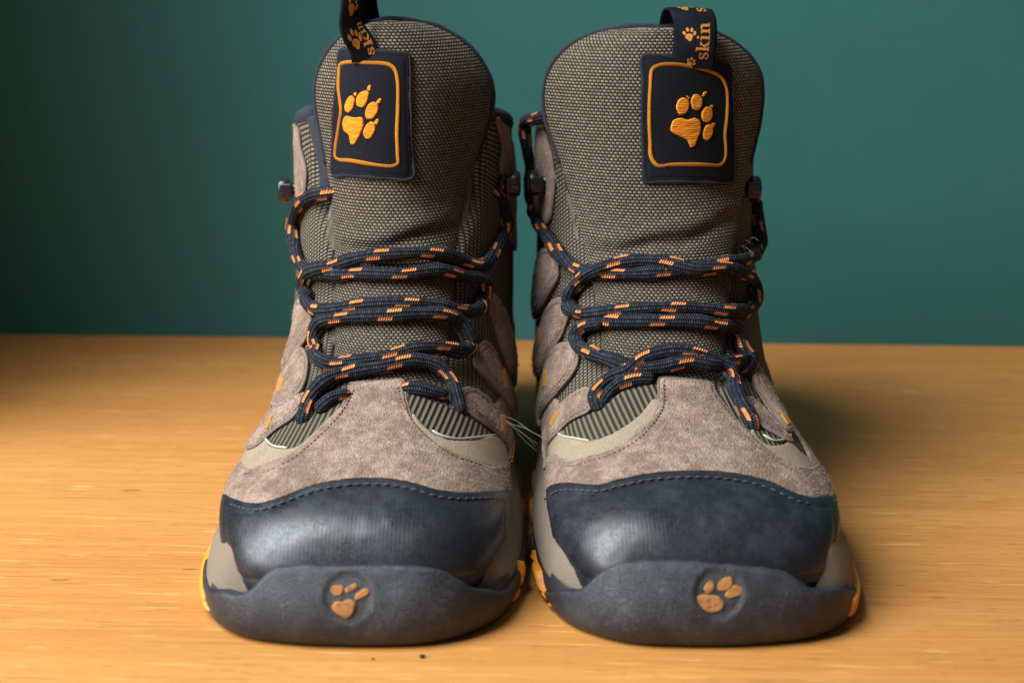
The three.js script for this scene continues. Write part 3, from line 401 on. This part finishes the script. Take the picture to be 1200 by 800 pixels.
const wallCol = tex(S, S, (x, y) => { const u = x / S, v = y / S; return mix(c8(0x235f5a), c8(0x286660), fbm(u, v)); }, { rgb: 1 });

// woven print of the pull loops: paws beside a word that runs up the ribbon
function paw(c, x, y, s, turn) {
  c.save(); c.translate(x, y); c.rotate(turn); c.scale(s, s);
  c.beginPath(); c.ellipse(-0.1, 0.35, 0.5, 0.42, 0, 0, 7); c.fill(); c.beginPath(); c.ellipse(-0.05, 0.7, 0.28, 0.3, 0, 0, 7); c.fill();
  for (const [a, b] of [[-0.62, -0.25], [-0.12, -0.62], [0.42, -0.45], [0.68, 0.05]]) { c.beginPath(); c.ellipse(a, b, 0.2, 0.3, a * 0.5, 0, 7); c.fill(); }
  c.restore();
}
function ribbon(right) {
  const w = 256, h = 1024, cv = document.createElement('canvas'); cv.width = w; cv.height = h; const c = cv.getContext('2d');
  c.fillStyle = '#191b23'; c.fillRect(0, 0, w, h);
  c.fillStyle = '#252933'; for (let y = 0; y < h; y += 6) c.fillRect(0, y, w, 2);
  c.fillStyle = '#f09a44'; c.font = 'bold 104px serif'; c.textBaseline = 'alphabetic';
  const word = (x, y) => { c.save(); c.translate(x, y); c.rotate(-PI / 2); c.fillText('skin', 0, 0); c.restore(); };
  if (right) { word(212, 1024 - 55); paw(c, 88, 1024 - 210, 46, -0.2); paw(c, 110, 1024 - 40, 34, 0.3); paw(c, 92, 1024 - 420, 46, -0.2); word(212, 1024 - 345); }
  else { word(226, 1024 - 30); paw(c, 96, 1024 - 150, 70, 0.1); paw(c, 110, 1024 - 350, 70, 0.1); word(226, 1024 - 480); }
  const d = c.getImageData(0, 0, w, h), R = rnd(9); for (let i = 0; i < d.data.length; i += 4) { const k = 0.82 + 0.36 * R(); for (let j = 0; j < 3; j++) d.data[i + j] *= k; } c.putImageData(d, 0, 0);
  const t = new THREE.CanvasTexture(cv); t.colorSpace = THREE.SRGBColorSpace; t.wrapS = t.wrapT = THREE.RepeatWrapping; return t;
}

// ---------- materials ----------
const mat = (o) => new THREE.MeshPhysicalMaterial({ roughness: 0.9, ...o });
const M = {
  wall: mat({ map: scaled(wallCol, 60), bumpMap: scaled(wallBump, 5), bumpScale: 0.00012, roughness: 0.72 }),
  oak: mat({ map: scaled(woodCol, 80, 40), bumpMap: scaled(woodBump, 80, 40), bumpScale: 0.00025, roughnessMap: scaled(woodRough, 25), roughness: 1.15, specularIntensity: 0.5 }),
  suede: mat({ map: scaled(suedeCol, 7), bumpMap: scaled(suedeBump, 7), bumpScale: 0.0011, roughness: 1, sheen: 0.4, sheenColor: new THREE.Color().setRGB(0.6, 0.52, 0.48), sheenRoughness: 0.6, specularIntensity: 0.2 }),
  suedeEdge: mat({ map: scaled(edgeCol, 100, 3), bumpMap: scaled(pileBump, 100, 1), bumpScale: 0.0006, roughness: 1, specularIntensity: 0.2 }),
  tongue: mat({ map: scaled(weaveCol, 1.6, 1.95), bumpMap: scaled(weaveBump, 1.6, 1.95), bumpScale: 0.0016, roughness: 0.75, specularIntensity: 0.5 }),
  mesh: mat({ map: scaled(meshCol, 2.2, 2.4), bumpMap: scaled(meshBump, 2.2, 2.4), bumpScale: 0.0009, roughness: 0.85, specularIntensity: 0.4 }),
  rib: mat({ map: scaled(ribCol, 2.4, 2.4, 0.2), bumpMap: scaled(ribBump, 2.4, 2.4, 0.2), bumpScale: 0.0008, roughness: 0.85, specularIntensity: 0.4 }),
  rand: mat({ map: scaled(rubberCol, 9), bumpMap: scaled(ridgeBump, 3), bumpScale: 0.00003, roughnessMap: scaled(rubberRough, 8), roughness: 1 }),
  bumper: mat({ map: scaled(bumperCol, 11), bumpMap: scaled(rubberBump, 2.2), bumpScale: 0.00025, roughnessMap: scaled(rubberRough, 6), roughness: 0.95 }),
  sole: mat({ color: new THREE.Color().setRGB(0.02, 0.021, 0.023), bumpMap: scaled(rubberBump, 3), bumpScale: 0.0003, roughness: 0.6 }),
  foam: mat({ color: new THREE.Color(0x786b5b), bumpMap: scaled(rubberBump, 3), bumpScale: 0.0003, roughness: 0.8 }),
  overlay: mat({ map: scaled(overlayCol, 6), bumpMap: scaled(rubberBump, 2.5), bumpScale: 0.0005, roughness: 0.85, specularIntensity: 0.4 }),
  piping: mat({ color: new THREE.Color(0xa9a69a), roughness: 0.6 }),
  gusset: mat({ color: new THREE.Color(0x7a7464), bumpMap: scaled(twill, 0.8), bumpScale: 0.0004, roughness: 0.85 }),
  navy: mat({ map: scaled(navyCol, 1.6), bumpMap: scaled(pileBump, 1.2), bumpScale: 0.0008, roughness: 0.95, sheen: 0.5, sheenColor: new THREE.Color().setRGB(0.2, 0.23, 0.32), sheenRoughness: 0.5 }),
  label: mat({ map: scaled(labelCol, 1.8), bumpMap: scaled(twill, 1.8), bumpScale: 0.0006, roughness: 0.85, specularIntensity: 0.3 }),
  orange: mat({ map: scaled(satinCol, 3.2), bumpMap: scaled(satin, 3.2), bumpScale: 0.0003, roughness: 0.85, specularIntensity: 0.25 }),
  border: mat({ map: (() => { const t = laceBorder.clone(); t.repeat.set(1, 1 / (1.6 * U3)); t.needsUpdate = true; return t; })(), bumpMap: (() => { const t = laceBump.clone(); t.repeat.set(1, 1 / (4.6 * U3)); t.needsUpdate = true; return t; })(), bumpScale: 0.0006, roughness: 0.9 }),
  thread: mat({ color: new THREE.Color(0xe0902c), bumpMap: scaled(twill, 100, 0.6), bumpScale: 0.0003, roughness: 0.8, specularIntensity: 0.3 }),
  orangeRubber: mat({ color: new THREE.Color(0xe08a28), roughness: 0.5 }),
  orangeTab: mat({ color: new THREE.Color(0xc98a2e), bumpMap: scaled(twill, 0.8), bumpScale: 0.0003, roughness: 0.7 }),
  wornOrange: mat({ map: scaled(wornCol, 3), bumpMap: scaled(rubberBump, 1.2), bumpScale: 0.0004, roughness: 0.6 }),
  lace: mat({ map: (() => { const t = laceCol.clone(); t.repeat.set(1, 1 / (4.6 * U3)); t.needsUpdate = true; return t; })(), bumpMap: (() => { const t = laceBump.clone(); t.repeat.set(1, 1 / (4.6 * U3)); t.needsUpdate = true; return t; })(), bumpScale: 0.0007, roughness: 0.75, specularIntensity: 0.4 }),
  metal: mat({ color: new THREE.Color().setRGB(0.012, 0.013, 0.015), roughness: 0.32, clearcoat: 0.3, clearcoatRoughness: 0.15 }),
  threadDark: mat({ color: new THREE.Color(0x4a3f38), roughness: 0.8 }),
  threadBlue: mat({ color: new THREE.Color(0x33373f), roughness: 0.7 }),
  fibre: mat({ color: new THREE.Color(0xa29e92), roughness: 0.8 }),
  daylight: mat({ color: 0x101010, emissive: new THREE.Color().setRGB(...WINDOW.color), emissiveIntensity: 2 }),
  fuzz: mat({ color: new THREE.Color(0x3c414d), roughness: 0.9 }),
  crumb: mat({ color: new THREE.Color(0x2a2622), roughness: 0.9 }),
  nap: mat({ color: new THREE.Color(0xa8968a), roughness: 0.9 }),
  loopRight: mat({ map: ribbon(1), bumpMap: scaled(twill, 40, 1.2), bumpScale: 0.0003, roughness: 0.95, specularIntensity: 0.2 }),
  loopLeft: mat({ map: ribbon(0), bumpMap: scaled(twill, 40, 1.2), bumpScale: 0.0003, roughness: 0.95, specularIntensity: 0.2 }),
  lining: mat({ color: new THREE.Color().setRGB(0.02, 0.021, 0.025), bumpMap: scaled(pileBump, 1), bumpScale: 0.0006, roughness: 1 }),
};

// ---------- adding things ----------
function add(name, geometry, material, parent, label) {
  const o = new THREE.Mesh(geometry, material); o.name = name; o.castShadow = o.receiveShadow = true;
  if (label) o.userData.label = label;
  (parent || scene).add(o); return o;
}

// the setting: oak board and painted wall, turned a little against the camera
const TURN = 0.048, place = new THREE.Group(); place.rotation.y = -TURN;
function boardMesh(w, d, h, x, y, z, su) {
  const g = new RoundedBoxGeometry(w * U3, h * U3, d * U3, 2, 0.0015);
  const p = g.attributes.position, uv = g.attributes.uv; for (let i = 0; i < p.count; i++) uv.setXY(i, p.getX(i) + 0.31 * su, p.getZ(i) + p.getY(i) + 0.1 * su);
  return g;
}
const wallZ = -41.8;
const table = add('table_top', boardMesh(190, 78, 3, 0, 0, 0, 1), M.oak); table.userData.kind = 'structure'; table.userData.label = 'honey coloured oak board that both boots stand on';
table.rotation.y = -TURN; table.position.set(0, -0.015, 0).add(V(0, 0, (wallZ + 38.9) * U3).applyAxisAngle(V(0, 1, 0), -TURN));
const wallG = new THREE.BoxGeometry(2.4, 1.4, 0.1);
{ const p = wallG.attributes.position, uv = wallG.attributes.uv; for (let i = 0; i < p.count; i++) uv.setXY(i, p.getX(i), p.getY(i)); }
const wall = add('wall', wallG, M.wall); wall.userData.kind = 'structure'; wall.userData.label = 'plain dark teal painted wall behind the boots';
wall.rotation.y = -TURN; wall.position.copy(V(0, 0.6, wallZ * U3 - 0.05).applyAxisAngle(V(0, 1, 0), -TURN)); wall.position.y = 0.6;

// what stands beside the frame: the cupboard side that keeps the left of the wall in shade, and the window
const upright = add('cupboard_side', new RoundedBoxGeometry(0.025, 1.5, 0.265, 2, 0.002), M.wall); upright.userData.kind = 'structure'; upright.userData.label = 'teal cupboard side standing on the board at the far left';
upright.rotation.y = -TURN; upright.position.copy(V(-0.395, 0, wallZ * U3 + 0.1335).applyAxisAngle(V(0, 1, 0), -TURN)); upright.position.y = 0.751;
{
  const pane = add('window_pane', new THREE.PlaneGeometry(...WINDOW.size), M.daylight); pane.userData.kind = 'structure'; pane.userData.label = 'bright window pane to the left of the camera';
  pane.position.set(...WINDOW.at); pane.lookAt(...WINDOW.look); pane.translateZ(-0.01);
}

// ---------- the boots ----------
function boot(side) {
  const D = DRAWN[side], m = POSE[side].m, sx = m, root = new THREE.Group(); root.name = side === 'left' ? 'hiking_boot' : 'hiking_boot_001';
  root.position.set(POSE[side].x * U3, 0, POSE[side].z * U3); root.rotation.y = POSE[side].turn; scene.add(root);
  const up = (u, f) => { const p = upper(u, f); p.x *= m; return p; }, wl = (s, t) => { const p = soleWall(s, t); p.x *= m; return p; }, tg = makeTongue(TONGUE[side]), tf = (a, b) => tg(a, b); tf.front = true;
  up.arc = arcTable(up, 0, 12, -1, 1, 0); wl.arc = (() => { const t = arcTable((a, b) => wl(a, b), 0, 1, 0, 1, 0.5); return t; })(); tf.arc = (() => { const t = arcTable((b, a) => tg(a, b), 0, 1, -1, 1, 0); return (a, b) => t(b, a); })();
  wl.arc = ((t) => (s, v) => { const q = t(s, v); return [q[1], q[0]]; })(wl.arc);
  const part = (name, g, material, parent = root, label) => add(name, g, material, parent, label);
  const P = (name, F, key, material, o, parent) => part(name, panel(F, typeof key === 'string' ? D[key] : key, o), material, parent);
  // body: mesh fabric, sunk between the eyelets where the tongue lies
  const throat = (u, f) => smooth(5.3, 6.6, u) * smooth(0.3, 0.2, Math.abs(f));
  part('mesh_body', sheet(up, 0.05, 12, -1, 1, 150, 220, (u, f) => -1.3 * throat(u, f) - 0.02), M.mesh);
  part('lining', sheet(up, 6, 12, -1, 1, 40, 80, (u, f) => -0.9 - 0.8 * throat(u, f)), M.lining);
  for (const s of [-1, 1]) {
    const pts = []; for (let i = 0; i <= 24; i++) { const f = s * lerp(0.27, 1, i / 24), p = up(12, f).addScaledVector(normalAt(up, 11.9, f), -0.42); p.y += 0.02 - 0.5 * smooth(0.5, 0.95, i / 24); pts.push(p); }
    part('collar_binding', cord(pts, 0.5, { up: V(0, 1, 0), step: 0.2 }), M.navy);
  }
  // sole
  part('outsole', mergeGeometries([sheet(wl, 0, 1, 0, 0.5, 200, 16), (() => { const g = sheet((a, r) => { const p = wl(a, 0.02); return V(p.x * r, p.y, lerp(-14, p.z, r)); }, 0, 1, 0.05, 1, 120, 6); return g; })()]), M.sole);
  const fy = (u, y, s) => { let a = 0, b = 1; for (let i = 0; i < 30; i++) { const c = (a + b) / 2; if (upper(u, s * c).y > y) a = c; else b = c; } return s * a; };
  const side_ = (s, u0, u1, y0, y1) => { const q = []; for (let i = 0; i <= 14; i++) { const u = lerp(u0, u1, i / 14); q.push([u, fy(u, y1(u), s)]); } for (let i = 14; i >= 0; i--) { const u = lerp(u0, u1, i / 14); q.push([u, y0 ? fy(u, y0(u), s) : s * 0.995]); } return q; };
  part('midsole', sheet(wl, 0, 1, 0.45, 1, 300, 18, (s, t) => 0.02 - 0.75 * smooth(0.125, 0.07, Math.abs(s - 0.5))), M.foam);
  const dish = wl(...['pawPadB', 'pawToeB2', 'pawToeB3', 'pawToeB1'].flatMap((k) => D[k]).reduce((a, q, i, all) => [a[0] + q[0] / all.length, a[1] + q[1] / all.length], [0, 0]));
  P('toe_bumper', wl, 'toe_bumper', M.bumper, { t: 0.16, r: 0.22, res: 0.1, sink: 0.25, lump: 0.015, sub: 3, grow: 0.12, extra: (p) => -0.08 * smooth(0.95, 0.75, p.distanceTo(dish)) });
  for (const k of ['lugA', 'lugB']) P('tread_lug', wl, k, M.orangeRubber, { t: 0.28, r: 0.14, res: 0.06, sink: 0.1, grow: 0.06 });
  for (const s of [0.27, 0.23, 0.19, 0.74, 0.78, 0.82]) { const w = 0.011; part('tread_lug', panel(wl, [[s - w, 0.08], [s + w * 0.7, 0.06], [s + w * 1.1, 0.2], [s + w * 0.6, 0.36], [s - w * 0.3, 0.38], [s - w * 0.9, 0.25]], { t: 0.18, r: 0.14, res: 0.08, sink: 0.1 }), M.orangeRubber); }
  for (const [a, b] of m > 0 ? [[0.478, 0.492], [0.5, 0.535]] : [[0.527, 0.545], [0.478, 0.498]]) part('tread_edge', panel(wl, [[a, 0.02], [b, 0.02], [b - 0.001, 0.085], [lerp(a, b, 0.5), 0.07], [a + 0.001, 0.09]], { t: 0.2, r: 0.05, res: 0.04, sink: 0.05 }), M.foam);
  // toe and vamp
  P('toe_cap', up, 'toe_cap', M.rand, { t: 0.2, r: 0.16, res: 0.09, sink: 0.1, lump: 0.02, sub: 4, seed: m * 3, groove: { at: 0.62, depth: 0.035, w: 0.09 } });
  P('vamp', up, 'vamp', M.suede, { t: 0.13, r: 0.1, res: 0.1, rough: 0.018, lump: 0.03, sub: 4, seed: m * 7, groove: { at: 0.28, depth: 0.03, w: 0.06 } });
  for (const k of ['windowA', 'windowB']) P('mesh_window', up, k, M.rib, { t: 0.05, r: 0.06, res: 0.12 });
  for (const k of ['overlayA', 'overlayB']) P('overlay', up, k, M.overlay, { t: 0.11, r: 0.07, res: 0.09 });
  for (const k of Object.keys(D).filter((k) => k.startsWith('strap'))) P('eyelet_strap', up, k, M.suede, { t: 0.28, r: 0.13, res: 0.06, rough: 0.025, lump: 0.02, seed: k.length + m, groove: { at: 0.24, depth: 0.1, w: 0.07 } });
  for (const k of Object.keys(D).filter((k) => k.startsWith('collar'))) P('collar_panel', up, k, M.suede, { t: 0.16, r: 0.1, res: 0.07, rough: 0.02, base: 0.03, groove: { at: 0.2, depth: 0.05, w: 0.06 } });
  for (const k of Object.keys(D).filter((k) => k.startsWith('binding'))) P('edge_binding', up, k, M.navy, { t: 0.25, r: 0.2, res: 0.07, rough: 0.02, base: -0.1 });
  for (const s of [-1, 1]) part('side_panel', panel(up, side_(s, 3.5, 9.9, (u) => 2.7, (u) => 4.3 + 0.38 * Math.max(0, u - 4.2)), { t: 0.1, r: 0.1, res: 0.2, rough: 0.02 }), M.suede);
  // tongue: padded front, thinner back
  const tn = part('tongue', mergeGeometries([sheet(tf, -1, 1, 0, 1, 90, 150), sheet(Object.assign((a, b) => tg(a, b, 1), { arc: tf.arc, front: true }), -1, 1, 0, 1, 30, 40)]), M.tongue);
  { const pts = []; for (let i = 0; i <= 60; i++) { const th = lerp(-1, 1, i / 60), b = 1 - 0.3 * Math.pow(Math.abs(th), 3.2), q = tg(th < 0 ? -1 : 1, b); const p = i === 30 ? tg(0, 1) : q; pts.push(p); }
    const edge = []; for (let i = 0; i <= 40; i++) edge.push(tg(-1, lerp(0.62, 0.999, Math.pow(i / 40, 0.5)))); for (let i = 40; i >= 0; i--) edge.push(tg(1, lerp(0.62, 0.999, Math.pow(i / 40, 0.5))));
    part('tongue_binding', cord(edge, 0.13, { step: 0.12, seg: 10, wob: 0.3 }), M.navy, tn); }
  const lb = P('label_patch', tf, 'label', M.label, { t: 0.13, r: 0.06, res: 0.06, rough: 0.012, sink: 0.02, groove: { at: 0.16, depth: 0.03, w: 0.05 } }, tn);
  part('label_border', cord(closedCurve(D.label, 2).map(([a, b]) => tg(a, b).addScaledVector(normalAt(tf, a, b), 0.08)), 0.085, { closed: true, step: 0.05, seg: 10, flat: 0.8, wob: 0.35 }), M.border, lb);
  P('paw_pad', tf, 'pawPad', M.orange, { t: 0.06, r: 0.05, res: 0.04, base: 0.12, sink: 0.02 }, lb);
  for (const k of ['pawToe1', 'pawToe2', 'pawToe3', 'pawToe4']) P('paw_toe', tf, k, M.orange, { t: 0.06, r: 0.05, res: 0.03, base: 0.12, sink: 0.02 }, lb);
  for (const k of ['claw1', 'claw2', 'claw3', 'claw4']) P('paw_claw', tf, k, M.orange, { t: 0.04, r: 0.03, res: 0.02, base: 0.12, sink: 0.02 }, lb);
  for (const k of ['pawPadB', 'pawToeB1', 'pawToeB2', 'pawToeB3']) P('toe_emblem', wl, k, M.wornOrange, { t: 0.05, r: 0.07, res: 0.03, base: 0.085, sink: 0.03, grow: 0.02, rough: 0.012, lump: 0.03, seed: m * 5 });
  for (const k of ['frame']) part('embroidered_frame', cord(D[k].map(([a, b]) => tg(a, b).addScaledVector(normalAt(tf, a, b), 0.13)), 0.085, { closed: true, step: 0.06, seg: 10, flat: 0.5, wob: 0.15 }), M.thread, lb);
  // pull loop: a woven ribbon standing up from the label and folded over behind the tongue
  {
    const [a, b] = D.loop[0], p = tg(a, b), way = m > 0 ? [[0, -0.25, 0.16], [0.02, 0.5, 0.3], [0.06, 1.2, 0.26], [0.02, 1.9, 0.02], [-0.12, 2.25, -0.5], [-0.3, 2.1, -1.1], [-0.4, 1.2, -1.6], [-0.42, -0.6, -2.0]]
      : [[0.02, -0.25, 0.16], [-0.1, 0.4, 0.32], [-0.45, 1.2, 0.4], [-0.4, 2.1, 0.3], [-0.25, 3.0, 0.0], [-0.15, 3.5, -0.5], [-0.1, 3.2, -1.0], [-0.15, 2.0, -1.3], [0.05, 0.9, -1.5], [0.2, -0.4, -1.9]];
    const C = new THREE.CatmullRomCurve3(way.map(([x, y, z]) => V(p.x + x, p.y + y, p.z + z)), false, 'centripetal'), len = C.getLength(), n = 90, q = V(0, 0, 0), t = V(0, 0, 0), pos = [], idx = [], tx = [], nx = 12, W = m > 0 ? 0.93 : 0.6;
    const ring = [];                               // thin closed section: front, then back
    for (let k = 0; k <= nx; k++) ring.push([lerp(-1, 1, k / nx), 0.055]); for (let k = nx; k >= 0; k--) ring.push([lerp(-1, 1, k / nx), -0.055]);
    for (let i = 0; i <= n; i++) {
      C.getPointAt(i / n, q); C.getTangentAt(i / n, t); const s = i / n, yaw = m > 0 ? 0.12 * s - 0.05 : 0.05 - 0.9 * smooth(0, 0.25, s), w = V(Math.cos(yaw), -0.04, Math.sin(yaw)); w.addScaledVector(t, -w.dot(t)).normalize(); const nn = w.clone().cross(t).normalize();
      ring.forEach(([k, d], j) => {
        const bow = -0.1 * k * k * smooth(0, 0.1, s), P = q.clone().addScaledVector(w, W * k).addScaledVector(nn, d + bow); pos.push(P.x, P.y, P.z); tx.push((k * 0.5 + 0.5) * 100, s * len / 7.2 * 100);
        if (i) { const r = ring.length, A = (i - 1) * r + j, B = (i - 1) * r + (j + 1) % r, c = A + r, d2 = B + r; idx.push(A, c, B, B, c, d2); }
      });
    }
    part('pull_loop', geo(pos, idx, tx), m > 0 ? M.loopRight : M.loopLeft, tn);
  }
  for (const k of Object.keys(D).filter((k) => /^tab\d/.test(k))) P('woven_tab', up, k, M.orangeTab, { t: 0.05, r: 0.03, res: 0.025, base: 0.27, sink: 0.06 });
  for (const q of D.folds) part('gusset_fold', cord(q.map((p) => V(...p)), 0.3, { flat: 0.7, step: 0.1, wob: 0.2, seed: q[0][0] }), M.gusset);
  for (const q of D.piping) part('window_piping', cord(q.map((p) => V(...p)), 0.05, { step: 0.08, seg: 8, wob: 0.3 }), M.piping);
  // stitching of the toe cap
  { const st = onCurve(up, D.stitch, 0, 0.21, 0.36, (a, b) => cord([a, a.clone().lerp(b, 0.5).add(V(0, 0.015, 0.015)), b], 0.045, { step: 0.06, seg: 6 })); const o = part('stitching', mergeGeometries(st), M.threadBlue); o.userData.kind = 'stuff'; }
  {
    const st = Object.keys(D).filter((k) => k.startsWith('strap') || k.startsWith('collar')).flatMap((k) => {
      const q = D[k], cu = q.reduce((a, p) => a + p[0], 0) / q.length, cv = q.reduce((a, p) => a + p[1], 0) / q.length, ring = closedCurve(q, 3).map(([a, b]) => [lerp(a, cu, 0.24), lerp(b, cv, 0.24)]);
      return onCurve(up, [...ring, ring[0]], 0, k.startsWith('strap') ? 0.22 : 0.17, 0.2, (a, b) => cord([a, a.clone().lerp(b, 0.5), b], 0.026, { step: 0.07, seg: 5 }));
    });
    part('strap_stitching', mergeGeometries(st), M.threadDark).userData.kind = 'stuff';
  }
  { const st = ['seamA', 'seamB'].flatMap((k) => onCurve(up, D[k], 0, 0.13, 0.21, (a, b) => cord([a, a.clone().lerp(b, 0.5).add(V(0, 0.012, 0.012)), b], 0.026, { step: 0.06, seg: 5 }))); part('vamp_stitching', mergeGeometries(st), M.threadDark).userData.kind = 'stuff'; }
  for (const k of Object.keys(D).filter((k) => k.startsWith('strap') || k.startsWith('collar') || k === 'vamp')) {
    const lift = k === 'vamp' ? 0.05 : k.startsWith('strap') ? 0.15 : 0.09;
    part('raw_edge', cord(closedCurve(D[k], 3).map(([a, b]) => up(a, b).addScaledVector(normalAt(up, a, b), lift)), k === 'vamp' ? 0.055 : 0.085, { closed: true, step: 0.07, seg: 8, wob: 0.5, seed: D[k].length }), M.suedeEdge);
  }
  // lace hooks
  for (const [u, f] of D.hook) {
    const prof = [[0, -0.3], [0.36, -0.3], [0.36, 0.02], [0.3, 0.06], [0.3, 0.26], [0.44, 0.3], [0.5, 0.36], [0.5, 0.6], [0.45, 0.67], [0.3, 0.7], [0, 0.7]].map(([x, y]) => new THREE.Vector2(x * U3, y * U3));
    const g = new THREE.LatheGeometry(prof, 28), p = up(u, f), sg = Math.sign(p.x); const h = part('lace_hook', mergeGeometries([g.toNonIndexed(), new RoundedBoxGeometry(0.62 * U3, 0.5 * U3, 0.5 * U3, 2, 0.0008).translate(0, 0.36 * U3, 0.24 * U3)]), M.metal);
    h.rotation.z = -sg * PI / 2; h.scale.setScalar(1.2); h.position.set((p.x + sg * 0.05) * U3, p.y * U3, p.z * U3 + 0.001);
  }
  // laces
  D.laces.forEach((q, i) => part('lace', cord(q.map((p) => V(...p)), 0.325, { seg: 18, step: 0.05, flat: 0.78, wob: 0.22, seed: i * 9 + m, shift: i * 1.7 }), M.lace));
  // nap of the suede: short fibres standing out of it
  {
    const R = rnd(77 + m), g = new THREE.CylinderGeometry(0.00003, 0.00006, 0.0016, 3, 1, true).translate(0, 0.0008, 0), M4 = new THREE.Matrix4(), Q = new THREE.Quaternion(), mats = [];
    root.traverse((o) => {
      if (o.material !== M.suede && o.material !== M.suedeEdge) return;
      const a = o.geometry.attributes.position, nn = o.geometry.attributes.normal, count = o.name === 'side_panel' ? 900 : Math.min(5200, Math.round(a.count * 0.3));
      for (let i = 0; i < count; i++) {
        const k = Math.floor(R() * a.count), d = V(nn.getX(k) + (R() - 0.5) * 1.9, nn.getY(k) + (R() - 0.5) * 1.9, nn.getZ(k) + (R() - 0.5) * 1.9).normalize(), s = 0.35 + 0.75 * R() * R();
        Q.setFromUnitVectors(V(0, 1, 0), d); mats.push(M4.clone().compose(V(a.getX(k) + (R() - 0.5) * 0.001 * 0.6, a.getY(k), a.getZ(k)), Q, V(1, s, 1)));
      }
    });
    const nap = new THREE.InstancedMesh(g, M.nap, mats.length); mats.forEach((x, i) => nap.setMatrixAt(i, x)); nap.name = 'suede_nap'; nap.userData.kind = 'stuff'; root.add(nap);
  }
  {
    const R = rnd(177 + m), g = new THREE.CylinderGeometry(0.00002, 0.00004, 0.0016, 3, 1, true).translate(0, 0.0008, 0), M4 = new THREE.Matrix4(), Q = new THREE.Quaternion(), mats = [];
    root.traverse((o) => {
      const few = { lace: 0.16, edge_binding: 0.5, label_patch: 0.05, collar_binding: 0.15, tongue_binding: 0.2 }[o.name]; if (!few) return;
      const a = o.geometry.attributes.position, nn = o.geometry.attributes.normal;
      for (let i = 0; i < a.count * few; i++) {
        const k = Math.floor(R() * a.count), d = V(nn.getX(k) + (R() - 0.5) * 1.8, nn.getY(k) + (R() - 0.5) * 1.8, nn.getZ(k) + (R() - 0.5) * 1.8).normalize(), s = 0.25 + 0.8 * R() * R() * R();
        Q.setFromUnitVectors(V(0, 1, 0), d); mats.push(M4.clone().compose(V(a.getX(k), a.getY(k), a.getZ(k)), Q, V(1, s, 1)));
      }
    });
    const fuzz = new THREE.InstancedMesh(g, M.fuzz, mats.length); mats.forEach((x, i) => fuzz.setMatrixAt(i, x)); fuzz.name = 'textile_fuzz'; fuzz.userData.kind = 'stuff'; root.add(fuzz);
  }
  // frayed threads
  const R = rnd(5 + m), spots = m > 0 ? [[9.1, 0.33, 5], [10.9, -0.34, 5]] : [[6.0, -0.62, 7], [10.7, 0.33, 4]];
  const th = [];
  for (const [u, f, count] of spots) for (let i = 0; i < count; i++) {
    const p = up(u + (R() - 0.5) * 0.2, f + (R() - 0.5) * 0.03), d = m < 0 && count > 6 ? V(1.6 + R(), -0.7 - 0.8 * R(), 0.5 * R()) : V((R() - 0.3) * 1.2, (R() - 0.6) * 1.6, 0.5 + R() * 0.4), l = 0.4 + 0.7 * R();
    p.addScaledVector(normalAt(up, u, f), 0.15);
    th.push(cord([p, p.clone().addScaledVector(d, l * 0.3).add(V(0.1 * (R() - 0.5), 0.25 * (R() - 0.5), 0)), p.clone().addScaledVector(d, l * 0.65).add(V(0.2 * (R() - 0.5), 0.3 * (R() - 0.3), 0.1)), p.clone().addScaledVector(d, l).add(V(0.3 * (R() - 0.5), -0.2 * R(), 0.2 * R()))], 0.0065, { step: 0.08, seg: 4 }));
  }
  part('frayed_thread', mergeGeometries(th), M.fibre).userData.kind = 'stuff';
  return root;
}
// crumbs of dirt lying on the board
function crumb(name, x, z, s, label) {
  const g = new THREE.IcosahedronGeometry(s * U3, 2), p = g.attributes.position; for (let i = 0; i < p.count; i++) { const k = 1 + 0.35 * noise3(p.getX(i) / (s * U3) * 1.7 + x, p.getY(i) / (s * U3) * 1.7, p.getZ(i) / (s * U3) * 1.7); p.setXYZ(i, p.getX(i) * k, p.getY(i) * k * 0.6, p.getZ(i) * k); }
  g.computeVertexNormals(); const o = add(name, g, M.crumb); o.position.set(x * U3, s * 0.5 * U3, z * U3); Object.assign(o.userData, { label, category: 'crumb' });
}
crumb('dirt_crumb', -3.2, 1.95, 0.1, 'larger dark crumb on the wood in front of the left boot');
crumb('dirt_crumb_001', -4.95, 2.1, 0.05, 'tiny dark speck on the wood left of the larger crumb');
const bootA = boot('left'), bootB = boot('right');
Object.assign(bootA.userData, { label: 'brown suede hiking boot on the left, its pull loop cut off by the top edge', category: 'boot', group: 'pair of hiking boots' });
Object.assign(bootB.userData, { label: 'brown suede hiking boot on the right, its pull loop folded over and fully in view', category: 'boot', group: 'pair of hiking boots' });
renderer.render(scene, camera);
